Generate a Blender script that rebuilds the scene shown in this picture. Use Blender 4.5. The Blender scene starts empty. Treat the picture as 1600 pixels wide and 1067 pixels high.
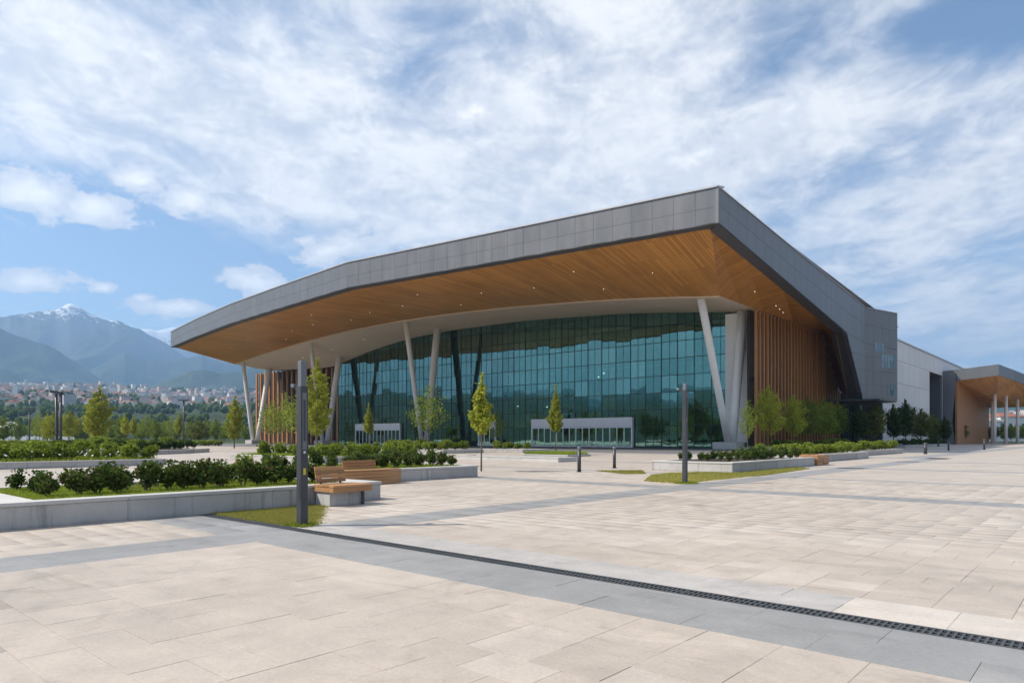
import bpy, math, random
import numpy as np
from mathutils import Vector, Matrix

random.seed(7)
RNG = np.random.default_rng(7)
SC = bpy.context.scene
COL = SC.collection
R = math.radians

# ------------------------------------------------------------------ camera
CAM_H = 1.6
FPX = 1081.0            # focal length in photo pixels (1600 wide) = 24.3 mm
HOR = 684.0             # horizon row in the photo
YAW = math.atan2(0.6602, 0.7512)
cam = bpy.data.cameras.new("camera")
cam.sensor_width = 36.0
cam.lens = 36.0 * FPX / 1600.0
cam.shift_y = (HOR - 533.5) / 1600.0
cam.clip_start = 0.1
cam.clip_end = 80000
camo = bpy.data.objects.new("camera", cam)
camo.location = (0, 0, CAM_H)
camo.rotation_euler = (math.pi / 2, 0, YAW)
COL.objects.link(camo)
SC.camera = camo
CX = Vector((math.cos(YAW), math.sin(YAW)))      # to the right of the picture
CY = Vector((-math.sin(YAW), math.cos(YAW)))     # into the picture

# ------------------------------------------------------------------ sun
SUN_EL = R(46)
SUN_AZ = math.atan2(-CX.y, -CX.x) + R(4)         # the sun stands to the left of the view
sun_dir = Vector((math.cos(SUN_EL) * math.cos(SUN_AZ), math.cos(SUN_EL) * math.sin(SUN_AZ), math.sin(SUN_EL)))
sl = bpy.data.lights.new("sun", 'SUN')
sl.energy = 4.6
sl.angle = R(0.6)
sl.color = (1.0, 0.92, 0.80)
so = bpy.data.objects.new("sun", sl)
so.rotation_euler = (-sun_dir).to_track_quat('-Z', 'Y').to_euler()
so.location = (0, 0, 60)
COL.objects.link(so)

# ------------------------------------------------------------------ world: sky with clouds
world = bpy.data.worlds.new("World")
SC.world = world
world.use_nodes = True
wt = world.node_tree
wt.nodes.clear()


class NT:
    """small helper round a node tree"""
    def __init__(self, tree):
        self.t = tree

    def n(self, typ, **kw):
        o = self.t.nodes.new(typ)
        for k, v in kw.items():
            setattr(o, k, v)
        return o

    def put(self, sock, val):
        if val is None:
            return
        if isinstance(val, bpy.types.NodeSocket):
            self.t.links.new(val, sock)
        else:
            sock.default_value = val

    def m(self, op, a, b=None, c=None, clamp=False):
        o = self.n('ShaderNodeMath', operation=op, use_clamp=clamp)
        for i, v in enumerate((a, b, c)):
            self.put(o.inputs[i], v)
        return o.outputs[0]

    def vm(self, op, a, b=None, out=0):
        o = self.n('ShaderNodeVectorMath', operation=op)
        self.put(o.inputs[0], a)
        if b is not None:
            self.put(o.inputs[1], b)
        return o.outputs[out]

    def comb(self, x, y, z):
        o = self.n('ShaderNodeCombineXYZ')
        for i, v in enumerate((x, y, z)):
            self.put(o.inputs[i], v)
        return o.outputs[0]

    def sep(self, v):
        o = self.n('ShaderNodeSeparateXYZ')
        self.put(o.inputs[0], v)
        return o.outputs

    def noise(self, vec, scale, detail=6, rough=0.55, dist=0.0, out='Fac'):
        o = self.n('ShaderNodeTexNoise')
        self.put(o.inputs['Vector'], vec)
        o.inputs['Scale'].default_value = scale
        o.inputs['Detail'].default_value = detail
        o.inputs['Roughness'].default_value = rough
        o.inputs['Distortion'].default_value = dist
        return o.outputs[out]

    def ss(self, x, a, b, lo=0.0, hi=1.0):
        o = self.n('ShaderNodeMapRange', interpolation_type='SMOOTHSTEP')
        self.put(o.inputs['Value'], x)
        o.inputs['From Min'].default_value = a
        o.inputs['From Max'].default_value = b
        o.inputs['To Min'].default_value = lo
        o.inputs['To Max'].default_value = hi
        return o.outputs['Result']

    def lin(self, x, a, b, lo=0.0, hi=1.0):
        o = self.n('ShaderNodeMapRange')
        self.put(o.inputs['Value'], x)
        o.inputs['From Min'].default_value = a
        o.inputs['From Max'].default_value = b
        o.inputs['To Min'].default_value = lo
        o.inputs['To Max'].default_value = hi
        return o.outputs['Result']

    def mix(self, fac, a, b, blend='MIX'):
        o = self.n('ShaderNodeMix', data_type='RGBA', blend_type=blend)
        self.put(o.inputs[0], fac)
        for s, v in ((o.inputs[6], a), (o.inputs[7], b)):
            if isinstance(v, (tuple, list)) and len(v) == 3:
                v = (*v, 1)
            self.put(s, v)
        return o.outputs[2]


W = NT(wt)
sky = W.n('ShaderNodeTexSky', sky_type='NISHITA')
sky.sun_disc = False
sky.sun_elevation = SUN_EL
sky.sun_rotation = math.pi / 2 - SUN_AZ
sky.altitude = 300
sky.air_density = 1.0
sky.dust_density = 0.6
sky.ozone_density = 1.6
SKY_STRENGTH = 0.1
tc = W.n('ShaderNodeTexCoord')
d = tc.outputs['Generated']
dx, dy, dz = W.sep(d)
# coordinates on the sky dome round one compass bearing
lat = W.m('ADD', W.m('MULTIPLY', dx, CX.x), W.m('MULTIPLY', dy, CX.y))
dep = W.m('ADD', W.m('MULTIPLY', dx, CY.x), W.m('MULTIPLY', dy, CY.y))
depc = W.m('MAXIMUM', dep, 0.05)
su = W.m('DIVIDE', lat, depc)
sv = W.m('DIVIDE', dz, depc)
front = W.ss(dep, 0.15, 0.4)


suv = W.comb(su, sv, 0.0)


def sky_blob(px, py, rx, ry, rot, amp, acc=None, op='MULTIPLY_ADD'):
    """soft ellipse on the sky dome"""
    mp = W.n('ShaderNodeMapping', vector_type='TEXTURE')
    W.put(mp.inputs['Vector'], suv)
    mp.inputs['Location'].default_value = ((px - 800) / FPX, (HOR - py) / FPX, 0)
    mp.inputs['Rotation'].default_value = (0, 0, R(-rot))
    mp.inputs['Scale'].default_value = (2.2 * rx / FPX, 2.2 * ry / FPX, 1)
    gr = W.n('ShaderNodeTexGradient', gradient_type='QUADRATIC_SPHERE')
    W.put(gr.inputs[0], mp.outputs[0])
    if op == 'MAX':
        x = W.m('MULTIPLY', gr.outputs['Fac'], amp)
        return x if acc is None else W.m('MAXIMUM', acc, x)
    return W.m('MULTIPLY_ADD', gr.outputs['Fac'], amp, 0.0 if acc is None else acc)


zc = W.m('ADD', W.m('MAXIMUM', dz, 0.0), 0.10)
pl_ = W.m('DIVIDE', lat, zc)
pd_ = W.m('DIVIDE', dep, zc)
pm = W.comb(pl_, W.m('MULTIPLY', pd_, 0.45), 0.3)
nA = W.noise(pm, 1.5, 4, 0.5, 0.3)
nB = W.noise(W.comb(pl_, W.m('MULTIPLY', pd_, 0.8), 0.7), 4.8, 7, 0.63, 0.35)
nC = W.noise(W.comb(pl_, pd_, 2.0), 0.45, 2, 0.5, 0.0)
bias = None
for b in [(120, 110, 400, 150, 12, 0.34), (470, 230, 300, 90, 18, 0.28), (930, 170, 260, 170, -25, 0.20),
          (1120, 240, 230, 90, -20, 0.22), (1480, 300, 260, 200, -25, 0.22), (420, 330, 190, 50, 10, 0.14),
          (700, 310, 300, 60, -5, 0.18), (90, 240, 160, 40, 10, 0.08), (1380, 170, 200, 50, -22, 0.12), (1500, 480, 200, 80, 0, 0.14),
          (200, 410, 330, 75, 2, -0.42), (640, 110, 80, 50, -40, -0.16), (1480, 40, 260, 50, -10, -0.30),
          (1215, 110, 60, 40, -30, -0.18), (640, 30, 200, 45, 5, -0.12), (60, 390, 200, 55, 0, -0.16), (1180, 320, 110, 40, 20, -0.10)]:
    bias = sky_blob(*b, bias)
bias = W.m('MULTIPLY', bias, front)
cov = W.m('ADD', W.m('ADD', W.m('MULTIPLY', nA, 0.74), W.m('MULTIPLY', nB, 0.62)), bias)
cov = W.m('ADD', cov, W.m('MULTIPLY', W.m('SUBTRACT', nC, 0.5), 0.30))
veil = W.ss(cov, 0.50, 0.96)
# low fair-weather cumulus
mq = W.comb(dx, dy, W.m('MULTIPLY', dz, 1.7))
nD = W.noise(mq, 15.0, 4, 0.55, 0.1)
nE = W.noise(mq, 40.0, 5, 0.66, 0.3)
cum = None
for b in [(50, 300, 95, 36, 8, 1.0), (150, 325, 75, 30, 12, 1.0), (215, 281, 52, 26, 5, 1.0), (300, 312, 56, 26, 10, 0.85),
          (40, 440, 74, 24, 2, 1.0), (398, 441, 62, 24, 4, 1.0), (275, 480, 72, 16, 3, 1.0), (160, 451, 28, 9, 0, 0.9),
          (222, 466, 30, 9, 0, 0.9), (520, 392, 80, 24, -14, 0.8), (475, 376, 36, 10, 0, 0.75), (1560, 545, 110, 18, -6, 0.7), (1090, 245, 120, 36, -22, 0.72), (1230, 175, 60, 36, -30, 0.75), (740, 175, 70, 36, -10, 0.7)]:
    cum = sky_blob(*b, cum, 'MAX')
low = W.m('MULTIPLY', W.ss(nC, 0.52, 0.7), W.m('MULTIPLY', W.ss(dz, 0.05, 0.14), W.ss(dz, 0.38, 0.2)))
low = W.m('MULTIPLY', low, W.m('SUBTRACT', 1.0, front))
cum = W.m('MAXIMUM', W.m('MULTIPLY', cum, front), W.m('MULTIPLY', low, 0.6))
cd = W.m('ADD', cum, W.m('ADD', W.m('MULTIPLY', W.m('SUBTRACT', nD, 0.5), 0.9), W.m('MULTIPLY', W.m('SUBTRACT', nE, 0.5), 0.95)))
cumd = W.ss(cd, 0.24, 0.44)
cumd = W.m('MULTIPLY', cumd, W.ss(cum, 0.02, 0.15))
shade = W.ss(W.m('ADD', W.m('MULTIPLY', nB, 0.65), W.m('MULTIPLY', nE, 0.35)), 0.36, 0.62)
ccol = W.mix(shade, (5.7, 5.9, 6.3), (8.6, 8.45, 8.2))
skyc = W.mix(1.0, sky.outputs[0], (1.10, 1.10, 1.09), 'MULTIPLY')
c1 = W.mix(W.m('MULTIPLY', veil, 0.94), skyc, ccol)
c2 = W.mix(W.m('MULTIPLY', cumd, 0.9), c1, W.mix(W.ss(cd, 0.4, 0.9), (6.6, 6.7, 7.0), (9.6, 9.4, 9.0)))
bg = W.n('ShaderNodeBackground')
bg.inputs['Strength'].default_value = SKY_STRENGTH
W.put(bg.inputs['Color'], c2)
world.cycles.sampling_method = 'MANUAL'
world.cycles.sample_map_resolution = 512
wo = W.n('ShaderNodeOutputWorld')
wt.links.new(bg.outputs[0], wo.inputs['Surface'])

# ------------------------------------------------------------------ picture settings
SC.view_settings.view_transform = 'Standard'
SC.view_settings.look = 'None'
SC.view_settings.gamma = 1.0
SC.view_settings.exposure = 0.47
SC.view_settings.use_curve_mapping = False
SC.render.engine = 'CYCLES'
SC.cycles.use_denoising = True
SC.cycles.max_bounces = 7
SC.cycles.diffuse_bounces = 3
SC.cycles.glossy_bounces = 4
SC.cycles.transparent_max_bounces = 12
SC.cycles.volume_bounces = 1
SC.cycles.sample_clamp_indirect = 8.0


# ------------------------------------------------------------------ helpers
def proj(p):
    """world point -> photo pixel (for culling only)"""
    cx = p[0] * CX.x + p[1] * CX.y
    cy = p[0] * CY.x + p[1] * CY.y
    if cy < 0.2:
        return None
    return 800 + FPX * cx / cy, HOR - FPX * (p[2] - CAM_H) / cy


def at(px, py, z=0.0):
    """ground position of something measured in the photo"""
    t = (CAM_H - z) / (py - HOR)
    v = CX * ((px - 800) * t) + CY * (FPX * t)
    return v.x, v.y


def on_ray(px, t):
    v = CX * ((px - 800) * t) + CY * (FPX * t)
    return v.x, v.y


class MB:
    def __init__(self):
        self.v, self.f, self.mi = [], [], []

    def add(self, vs, fs, m=0):
        b = len(self.v)
        self.v += [tuple(p) for p in vs]
        self.f += [tuple(b + i for i in f) for f in fs]
        self.mi += [m] * len(fs)
        return self

    def box(self, x0, x1, y0, y1, z0, z1, m=0):
        vs = [(x0, y0, z0), (x1, y0, z0), (x1, y1, z0), (x0, y1, z0), (x0, y0, z1), (x1, y0, z1), (x1, y1, z1), (x0, y1, z1)]
        return self.add(vs, [(3, 2, 1, 0), (4, 5, 6, 7), (0, 1, 5, 4), (1, 2, 6, 5), (2, 3, 7, 6), (3, 0, 4, 7)], m)

    def slab(self, pts, off, m=0):
        """closed prism from a 3-D polygon and an offset vector"""
        n = len(pts)
        o = Vector(off)
        a = [Vector(p) for p in pts]
        b = [p + o for p in a]
        nrm = Vector((0, 0, 0))
        for i in range(n):
            nrm += a[i].cross(a[(i + 1) % n])
        fl = nrm.dot(o) > 0
        fs = []
        top = tuple(range(n, 2 * n))
        bot = tuple(range(n - 1, -1, -1))
        if not fl:
            top, bot = tuple(reversed(top)), tuple(reversed(bot))
        fs += [top, bot]
        for i in range(n):
            j = (i + 1) % n
            q = (i, j, n + j, n + i)
            fs.append(q if fl else tuple(reversed(q)))
        return self.add(a + b, fs, m)

    def tube(self, pts, rads, n=8, m=0, caps=True):
        pts = [Vector(p) for p in pts]
        rings = []
        up = Vector((0, 0, 1))
        for i, p in enumerate(pts):
            t = (pts[min(i + 1, len(pts) - 1)] - pts[max(i - 1, 0)]).normalized()
            a = t.cross(up)
            if a.length < 1e-3:
                a = t.cross(Vector((1, 0, 0)))
            a.normalize()
            b = t.cross(a)
            rings.append([p + (a * math.cos(2 * math.pi * k / n) + b * math.sin(2 * math.pi * k / n)) * rads[i] for k in range(n)])
        vs = [q for r_ in rings for q in r_]
        fs = []
        for i in range(len(pts) - 1):
            for k in range(n):
                fs.append((i * n + k, i * n + (k + 1) % n, (i + 1) * n + (k + 1) % n, (i + 1) * n + k))
        if caps:
            fs.append(tuple(reversed(range(n))))
            fs.append(tuple((len(pts) - 1) * n + k for k in range(n)))
        fs = [tuple(reversed(f)) for f in fs]
        return self.add(vs, fs, m)

    def mesh(self, name, mats, smooth=False):
        me = bpy.data.meshes.new(name)
        me.from_pydata(self.v, [], self.f)
        for x in (mats if isinstance(mats, (list, tuple)) else [mats]):
            me.materials.append(x)
        if any(self.mi):
            me.polygons.foreach_set('material_index', self.mi)
        if smooth:
            me.polygons.foreach_set('use_smooth', [True] * len(me.polygons))
        me.update()
        return me

    def build(self, name, mats, parent=None, smooth=False, bevel=0.0, keep=False):
        o = bpy.data.objects.new(name, self.mesh(name, mats, smooth))
        COL.objects.link(o)
        if parent is not None:
            attach(o, parent, keep)
        if bevel:
            b = o.modifiers.new('bevel', 'BEVEL')
            b.width = bevel
            b.segments = 2
            b.limit_method = 'ANGLE'
        return o


def wloc(o):
    p = Vector(o.location)
    while o.parent:
        p = p + o.matrix_parent_inverse.translation
        o = o.parent
        p = p + Vector(o.location)
    return p


def attach(o, parent, local=False):
    """child with world coordinates (default) or local ones"""
    o.parent = parent
    if not local:
        o.matrix_parent_inverse = Matrix.Translation(-wloc(parent))


def empty(name, loc=(0, 0, 0), rz=0, parent=None):
    o = bpy.data.objects.new(name, None)
    o.location = loc
    o.rotation_euler = (0, 0, rz)
    o.empty_display_size = 0.2
    COL.objects.link(o)
    if parent is not None:
        attach(o, parent)
    return o


def tag(o, label=None, cat=None, group=None, kind=None):
    if label:
        o['label'] = label
    if cat:
        o['category'] = cat
    if group:
        o['group'] = group
    if kind:
        o['kind'] = kind
    return o


def inst(name, me, loc=(0, 0, 0), rz=0.0, sc=(1, 1, 1), parent=None, local=False):
    o = bpy.data.objects.new(name, me)
    o.location = loc
    o.rotation_euler = (0, 0, rz)
    o.scale = sc
    COL.objects.link(o)
    if parent is not None:
        attach(o, parent, local)
    return o


def np_mesh(name, verts, faces, mats, nper=4, smooth=False):
    """fast mesh from arrays; all faces have nper corners"""
    verts = np.asarray(verts, dtype=np.float32)
    faces = np.asarray(faces, dtype=np.int32)
    me = bpy.data.meshes.new(name)
    me.vertices.add(len(verts))
    me.vertices.foreach_set('co', verts.ravel())
    me.loops.add(faces.size)
    me.loops.foreach_set('vertex_index', faces.ravel())
    me.polygons.add(len(faces))
    me.polygons.foreach_set('loop_start', np.arange(0, faces.size, nper, dtype=np.int32))
    if smooth:
        me.polygons.foreach_set('use_smooth', np.ones(len(faces), dtype=bool))
    for m_ in (mats if isinstance(mats, (list, tuple)) else [mats]):
        me.materials.append(m_)
    me.update(calc_edges=True)
    return me


ORD = ['first', 'second', 'third', 'fourth', 'fifth', 'sixth', 'seventh', 'eighth', 'ninth', 'tenth', 'eleventh', 'twelfth',
       'thirteenth', 'fourteenth', 'fifteenth', 'sixteenth', 'seventeenth', 'eighteenth', 'nineteenth', 'twentieth',
       'twenty-first', 'twenty-second', 'twenty-third', 'twenty-fourth', 'twenty-fifth', 'twenty-sixth', 'twenty-seventh',
       'twenty-eighth', 'twenty-ninth', 'thirtieth']


# ------------------------------------------------------------------ numpy noise
def _hash(ix, iy, seed):
    h = (ix.astype(np.int64) * 374761393 + iy.astype(np.int64) * 668265263 + seed * 974711) & 0xffffffff
    h = ((h ^ (h >> 13)) * 1274126177) & 0xffffffff
    return ((h ^ (h >> 16)) & 0xffff) / 65535.0


def vnoise(x, y, seed=0):
    ix, iy = np.floor(x), np.floor(y)
    fx, fy = x - ix, y - iy
    fx = fx * fx * (3 - 2 * fx)
    fy = fy * fy * (3 - 2 * fy)
    a, b = _hash(ix, iy, seed), _hash(ix + 1, iy, seed)
    c, e = _hash(ix, iy + 1, seed), _hash(ix + 1, iy + 1, seed)
    return (a * (1 - fx) + b * fx) * (1 - fy) + (c * (1 - fx) + e * fx) * fy


def fbm(x, y, oct=5, seed=0, ridged=False):
    s, amp, tot = 0.0, 1.0, 0.0
    for k in range(oct):
        v = vnoise(x, y, seed + k * 17)
        if ridged:
            v = 1 - np.abs(2 * v - 1)
        s = s + amp * v
        tot += amp
        x, y = x * 2.03 + 3.1, y * 2.03 + 1.7
        amp *= 0.5
    return s / tot


# ------------------------------------------------------------------ materials
def mat(name, build):
    m_ = bpy.data.materials.new(name)
    m_.use_nodes = True
    t = m_.node_tree
    t.nodes.clear()
    T = NT(t)
    out = T.n('ShaderNodeOutputMaterial')
    s = build(T)
    if isinstance(s, tuple):
        t.links.new(s[0], out.inputs['Surface'])
        if s[1] is not None:
            t.links.new(s[1], out.inputs['Volume'])
    else:
        t.links.new(s, out.inputs['Surface'])
    return m_


def pbsdf(T, col, rough=0.6, metal=0.0, spec=0.5, bump=None, bstr=0.2, bdist=0.02):
    p = T.n('ShaderNodeBsdfPrincipled')
    if isinstance(col, (tuple, list)):
        col = (*col, 1) if len(col) == 3 else col
    T.put(p.inputs['Base Color'], col)
    T.put(p.inputs['Roughness'], rough)
    p.inputs['Metallic'].default_value = metal
    p.inputs['Specular IOR Level'].default_value = spec
    if bump is not None:
        b = T.n('ShaderNodeBump')
        b.inputs['Strength'].default_value = bstr
        b.inputs['Distance'].default_value = bdist
        T.put(b.inputs['Height'], bump)
        T.put(p.inputs['Normal'], b.outputs[0])
    return p.outputs[0]


def wpos(T):
    return T.n('ShaderNodeNewGeometry').outputs['Position']


def mottled(name, col, var=0.15, scale=1.0, rough=0.6, metal=0.0, spec=0.5, fine=30.0, bstr=0.15, perobj=0.0, streak=False):
    def f(T):
        p = wpos(T)
        if streak:
            p2 = T.vm('MULTIPLY', p, (1.0, 1.0, 0.18))
        else:
            p2 = p
        a = T.noise(p2, scale, 6, 0.6)
        b = T.noise(p, fine, 3, 0.6)
        k = T.m('ADD', T.m('MULTIPLY', T.m('SUBTRACT', a, 0.5), 2 * var), T.m('MULTIPLY', T.m('SUBTRACT', b, 0.5), var * 0.8))
        k = T.m('ADD', k, 1.0)
        if perobj:
            rn = T.n('ShaderNodeObjectInfo').outputs['Random']
            k = T.m('MULTIPLY', k, T.lin(rn, 0, 1, 1 - perobj, 1 + perobj))
        c = T.vm('SCALE', (*col,), None)
        c.node.inputs['Scale'].default_value = 1
        T.put(c.node.inputs['Scale'], k)
        r_ = T.m('ADD', T.m('MULTIPLY', T.m('SUBTRACT', a, 0.5), 0.3), rough, clamp=True)
        return pbsdf(T, c, r_, metal, spec, b, bstr)
    return mat(name, f)


M = {}
M['zinc'] = mottled('zinc_panel', (0.17, 0.172, 0.178), 0.20, 0.9, 0.42, 0.3, 0.5, 8, 0.03, 0.035, True)
M['zinc_dark'] = mottled('zinc_joint', (0.075, 0.076, 0.082), 0.1, 0.5, 0.6)
M['zinc_cap'] = mottled('roof_capping', (0.45, 0.45, 0.46), 0.08, 0.5, 0.45, 0.2)
M['charcoal'] = mottled('charcoal_return', (0.09, 0.09, 0.095), 0.12, 0.5, 0.55, 0.1)
M['white'] = mottled('white_painted_steel', (0.86, 0.85, 0.82), 0.05, 0.5, 0.45, 0, 0.5, 12, 0.03, 0, True)
M['soffit_white'] = mottled('pale_soffit', (0.74, 0.61, 0.47), 0.05, 0.4, 0.6, 0, 0.4, 6, 0.02)
M['wing_white'] = mottled('pale_wall_panel', (0.60, 0.61, 0.63), 0.06, 0.3, 0.6, 0, 0.4, 5, 0.04, 0.05, True)
def concrete_f(T):
    p = wpos(T)
    a = T.noise(p, 1.4, 5, 0.65)
    st_ = T.noise(T.vm('MULTIPLY', p, (5.0, 5.0, 0.35)), 1.0, 4, 0.6, 0.3)
    f_ = T.noise(p, 28.0, 4, 0.7)
    rn = T.n('ShaderNodeObjectInfo').outputs['Random']
    z = T.sep(p)[2]
    k = T.m('ADD', T.lin(rn, 0, 1, 0.88, 1.1), T.m('MULTIPLY', T.m('SUBTRACT', a, 0.5), 0.5))
    k = T.m('ADD', k, T.m('MULTIPLY', T.m('SUBTRACT', f_, 0.5), 0.3))
    k = T.m('SUBTRACT', k, T.ss(st_, 0.54, 0.70, 0, 0.36))
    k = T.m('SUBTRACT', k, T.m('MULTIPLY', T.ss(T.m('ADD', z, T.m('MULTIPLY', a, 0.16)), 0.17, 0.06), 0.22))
    c = T.n('ShaderNodeVectorMath', operation='SCALE')
    T.put(c.inputs[0], T.mix(T.ss(st_, 0.66, 0.76), (0.43, 0.415, 0.395), (0.33, 0.33, 0.22)))
    T.put(c.inputs['Scale'], k)
    return pbsdf(T, c.outputs[0], 0.85, 0, 0.25, f_, 0.3)


M['concrete'] = mat('concrete', concrete_f)
M['coping'] = mottled('concrete_coping', (0.50, 0.485, 0.46), 0.16, 1.3, 0.75, 0, 0.3, 24, 0.2, 0.06)
M['post'] = mottled('dark_metal_post', (0.06, 0.063, 0.07), 0.28, 2.0, 0.42, 0.3, 0.5, 40, 0.05)
M['post_light'] = mottled('grey_metal_mast', (0.16, 0.17, 0.185), 0.12, 2.0, 0.42, 0.3, 0.5, 40, 0.05)
M['grate'] = mottled('cast_iron_grate', (0.075, 0.08, 0.085), 0.3, 3.0, 0.55, 0.3, 0.5, 40, 0.2)
M['pit'] = mottled('drain_pit', (0.012, 0.012, 0.013), 0.2, 3.0, 0.9)
M['granite_shade'] = mottled('dark_granite_shade', (0.16, 0.16, 0.165), 0.2, 0.4, 0.6, 0, 0.4, 12, 0.05)  # dark tone also carries roof shade painted before the glass
M['soil'] = mottled('soil', (0.055, 0.042, 0.03), 0.4, 3.0, 0.95, 0, 0.2, 30, 0.5)
M['bark'] = mottled('bark', (0.14, 0.115, 0.09), 0.3, 4.0, 0.9, 0, 0.2, 30, 0.5)
M['mullion'] = mottled('mullion', (0.035, 0.045, 0.045), 0.1, 1, 0.45, 0.3)
M['alu'] = mottled('pale_aluminium', (0.86, 0.85, 0.86), 0.06, 0.6, 0.45, 0.05, 0.5, 10, 0.02)
M['interior'] = mottled('interior_wall', (0.22, 0.21, 0.19), 0.1, 0.2, 0.8)
M['interior_pale'] = mottled('interior_column', (0.55, 0.56, 0.54), 0.05, 0.3, 0.6)
M['yellow'] = mottled('yellow_sticker', (0.55, 0.42, 0.03), 0.1, 9, 0.5)
M['plate'] = mottled('white_plate', (0.75, 0.75, 0.75), 0.05, 9, 0.4)
M['flower'] = mottled('white_petals', (0.75, 0.74, 0.7), 0.1, 9, 0.6)


def wood_boards(name, col, row=0.42, length=7.0, mortar=0.03, dark=0.55, swap=True, rough=0.42):
    def f(T):
        p = wpos(T)
        x, y, z = T.sep(p)
        v = T.comb(y, x, 0.0) if swap is True else T.comb(x, y, 0.0)
        br = T.n('ShaderNodeTexBrick')
        T.put(br.inputs['Vector'], v)
        br.inputs['Color1'].default_value = (0.0, 0, 0, 1)
        br.inputs['Color2'].default_value = (1, 1, 1, 1)
        br.inputs['Mortar'].default_value = (0.5, 0.5, 0.5, 1)
        br.inputs['Scale'].default_value = 1.0
        br.inputs['Mortar Size'].default_value = mortar
        br.inputs['Mortar Smooth'].default_value = 0.2
        br.inputs['Brick Width'].default_value = length
        br.inputs['Row Height'].default_value = row
        g = T.noise(T.vm('MULTIPLY', v, (0.5, 9.0, 1.0)), 1.0, 5, 0.6, 0.4)
        big = T.noise(p, 0.08, 3, 0.5)
        k = T.m('ADD', T.lin(br.outputs['Color'], 0, 1, 0.80, 1.18), T.m('MULTIPLY', T.m('SUBTRACT', g, 0.5), 0.4))
        k = T.m('MULTIPLY', k, T.lin(big, 0.3, 0.7, 0.86, 1.14))
        k = T.m('MULTIPLY', k, T.lin(br.outputs['Fac'], 0, 1, 1.0, dark))
        c = T.n('ShaderNodeVectorMath', operation='SCALE')
        c.inputs[0].default_value = col
        T.put(c.inputs['Scale'], k)
        return pbsdf(T, c.outputs[0], rough, 0, 0.4)
    return mat(name, f)


M['side_soffit'] = wood_boards('wood_side_soffit_boards', (0.47, 0.21, 0.052), 0.42, 7.0, 0.03, 0.5, 'xy')  # darker than the front boards: the fold's shade is put into the colour
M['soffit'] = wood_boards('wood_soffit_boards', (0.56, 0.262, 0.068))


def wood_grain(name, col, axis, rough=0.5, perobj=0.16):
    def f(T):
        p = wpos(T)
        s = [14.0, 14.0, 14.0]
        s[axis] = 0.7
        g = T.noise(T.vm('MULTIPLY', p, tuple(s)), 1.0, 5, 0.65, 0.6)
        w = T.noise(p, 1.6, 3, 0.5)
        rn = T.n('ShaderNodeObjectInfo').outputs['Random']
        k = T.m('ADD', T.m('MULTIPLY', T.m('SUBTRACT', g, 0.5), 0.9), T.lin(rn, 0, 1, 1 - perobj, 1 + perobj))
        k = T.m('ADD', k, T.m('MULTIPLY', T.m('SUBTRACT', w, 0.5), 0.35))
        c = T.n('ShaderNodeVectorMath', operation='SCALE')
        c.inputs[0].default_value = col
        T.put(c.inputs['Scale'], k)
        return pbsdf(T, c.outputs[0], rough, 0, 0.4, g, 0.15)
    return mat(name, f)


M['slat'] = wood_grain('wood_fin', (0.40, 0.18, 0.062), 2)
M['slat_back'] = mottled('dark_wood_backing', (0.035, 0.02, 0.012), 0.15, 0.4, 0.7)
M['bench_wood'] = wood_grain('bench_plank', (0.40, 0.21, 0.09), 1, 0.6, 0.26)


def glass_f(T):
    rn = T.n('ShaderNodeObjectInfo').outputs['Random']
    p = wpos(T)
    wob = T.noise(p, 0.35, 2, 0.5)
    bmp = T.n('ShaderNodeBump')
    bmp.inputs['Strength'].default_value = 0.012
    bmp.inputs['Distance'].default_value = 0.5
    T.put(bmp.inputs['Height'], wob)
    gl = T.n('ShaderNodeBsdfGlossy')
    gl.inputs['Roughness'].default_value = 0.01
    T.put(gl.inputs['Color'], T.mix(rn, (0.24, 0.45, 0.41), (0.35, 0.58, 0.53)))
    T.put(gl.inputs['Normal'], bmp.outputs[0])
    tr = T.n('ShaderNodeBsdfTransparent')
    T.put(tr.inputs['Color'], T.mix(rn, (0.42, 0.66, 0.58), (0.52, 0.76, 0.67)))
    fr = T.n('ShaderNodeFresnel')
    fr.inputs['IOR'].default_value = 1.5
    fac = T.m('ADD', T.m('MULTIPLY', fr.outputs[0], 0.60), 0.36, clamp=True)
    mx = T.n('ShaderNodeMixShader')
    T.put(mx.inputs[0], fac)
    T.t.links.new(tr.outputs[0], mx.inputs[1])
    T.t.links.new(gl.outputs[0], mx.inputs[2])
    return mx.outputs[0]


M['glass'] = mat('green_tinted_glass', glass_f)


def darkglass_f(T):
    return pbsdf(T, (0.02, 0.03, 0.032), 0.04, 0, 0.8)


M['darkglass'] = mat('dark_window_glass', darkglass_f)


def winglass_f(T):
    rn = T.n('ShaderNodeObjectInfo').outputs['Random']
    return pbsdf(T, T.mix(rn, (0.10, 0.13, 0.14), (0.22, 0.27, 0.28)), 0.08, 0.4, 0.8)


M['winglass'] = mat('side_window_glass', winglass_f)


def emit_f(T):
    e = T.n('ShaderNodeEmission')
    e.inputs['Color'].default_value = (1.0, 0.88, 0.7, 1)
    e.inputs['Strength'].default_value = 1.0
    return e.outputs[0]


M['downlight'] = mat('downlight_glow', emit_f)


def emit2_f(T):
    e = T.n('ShaderNodeEmission')
    e.inputs['Color'].default_value = (1.0, 0.95, 0.85, 1)
    e.inputs['Strength'].default_value = 9.0
    return e.outputs[0]


M['lamp_in'] = mat('ceiling_lamp_glow', emit2_f)


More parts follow.
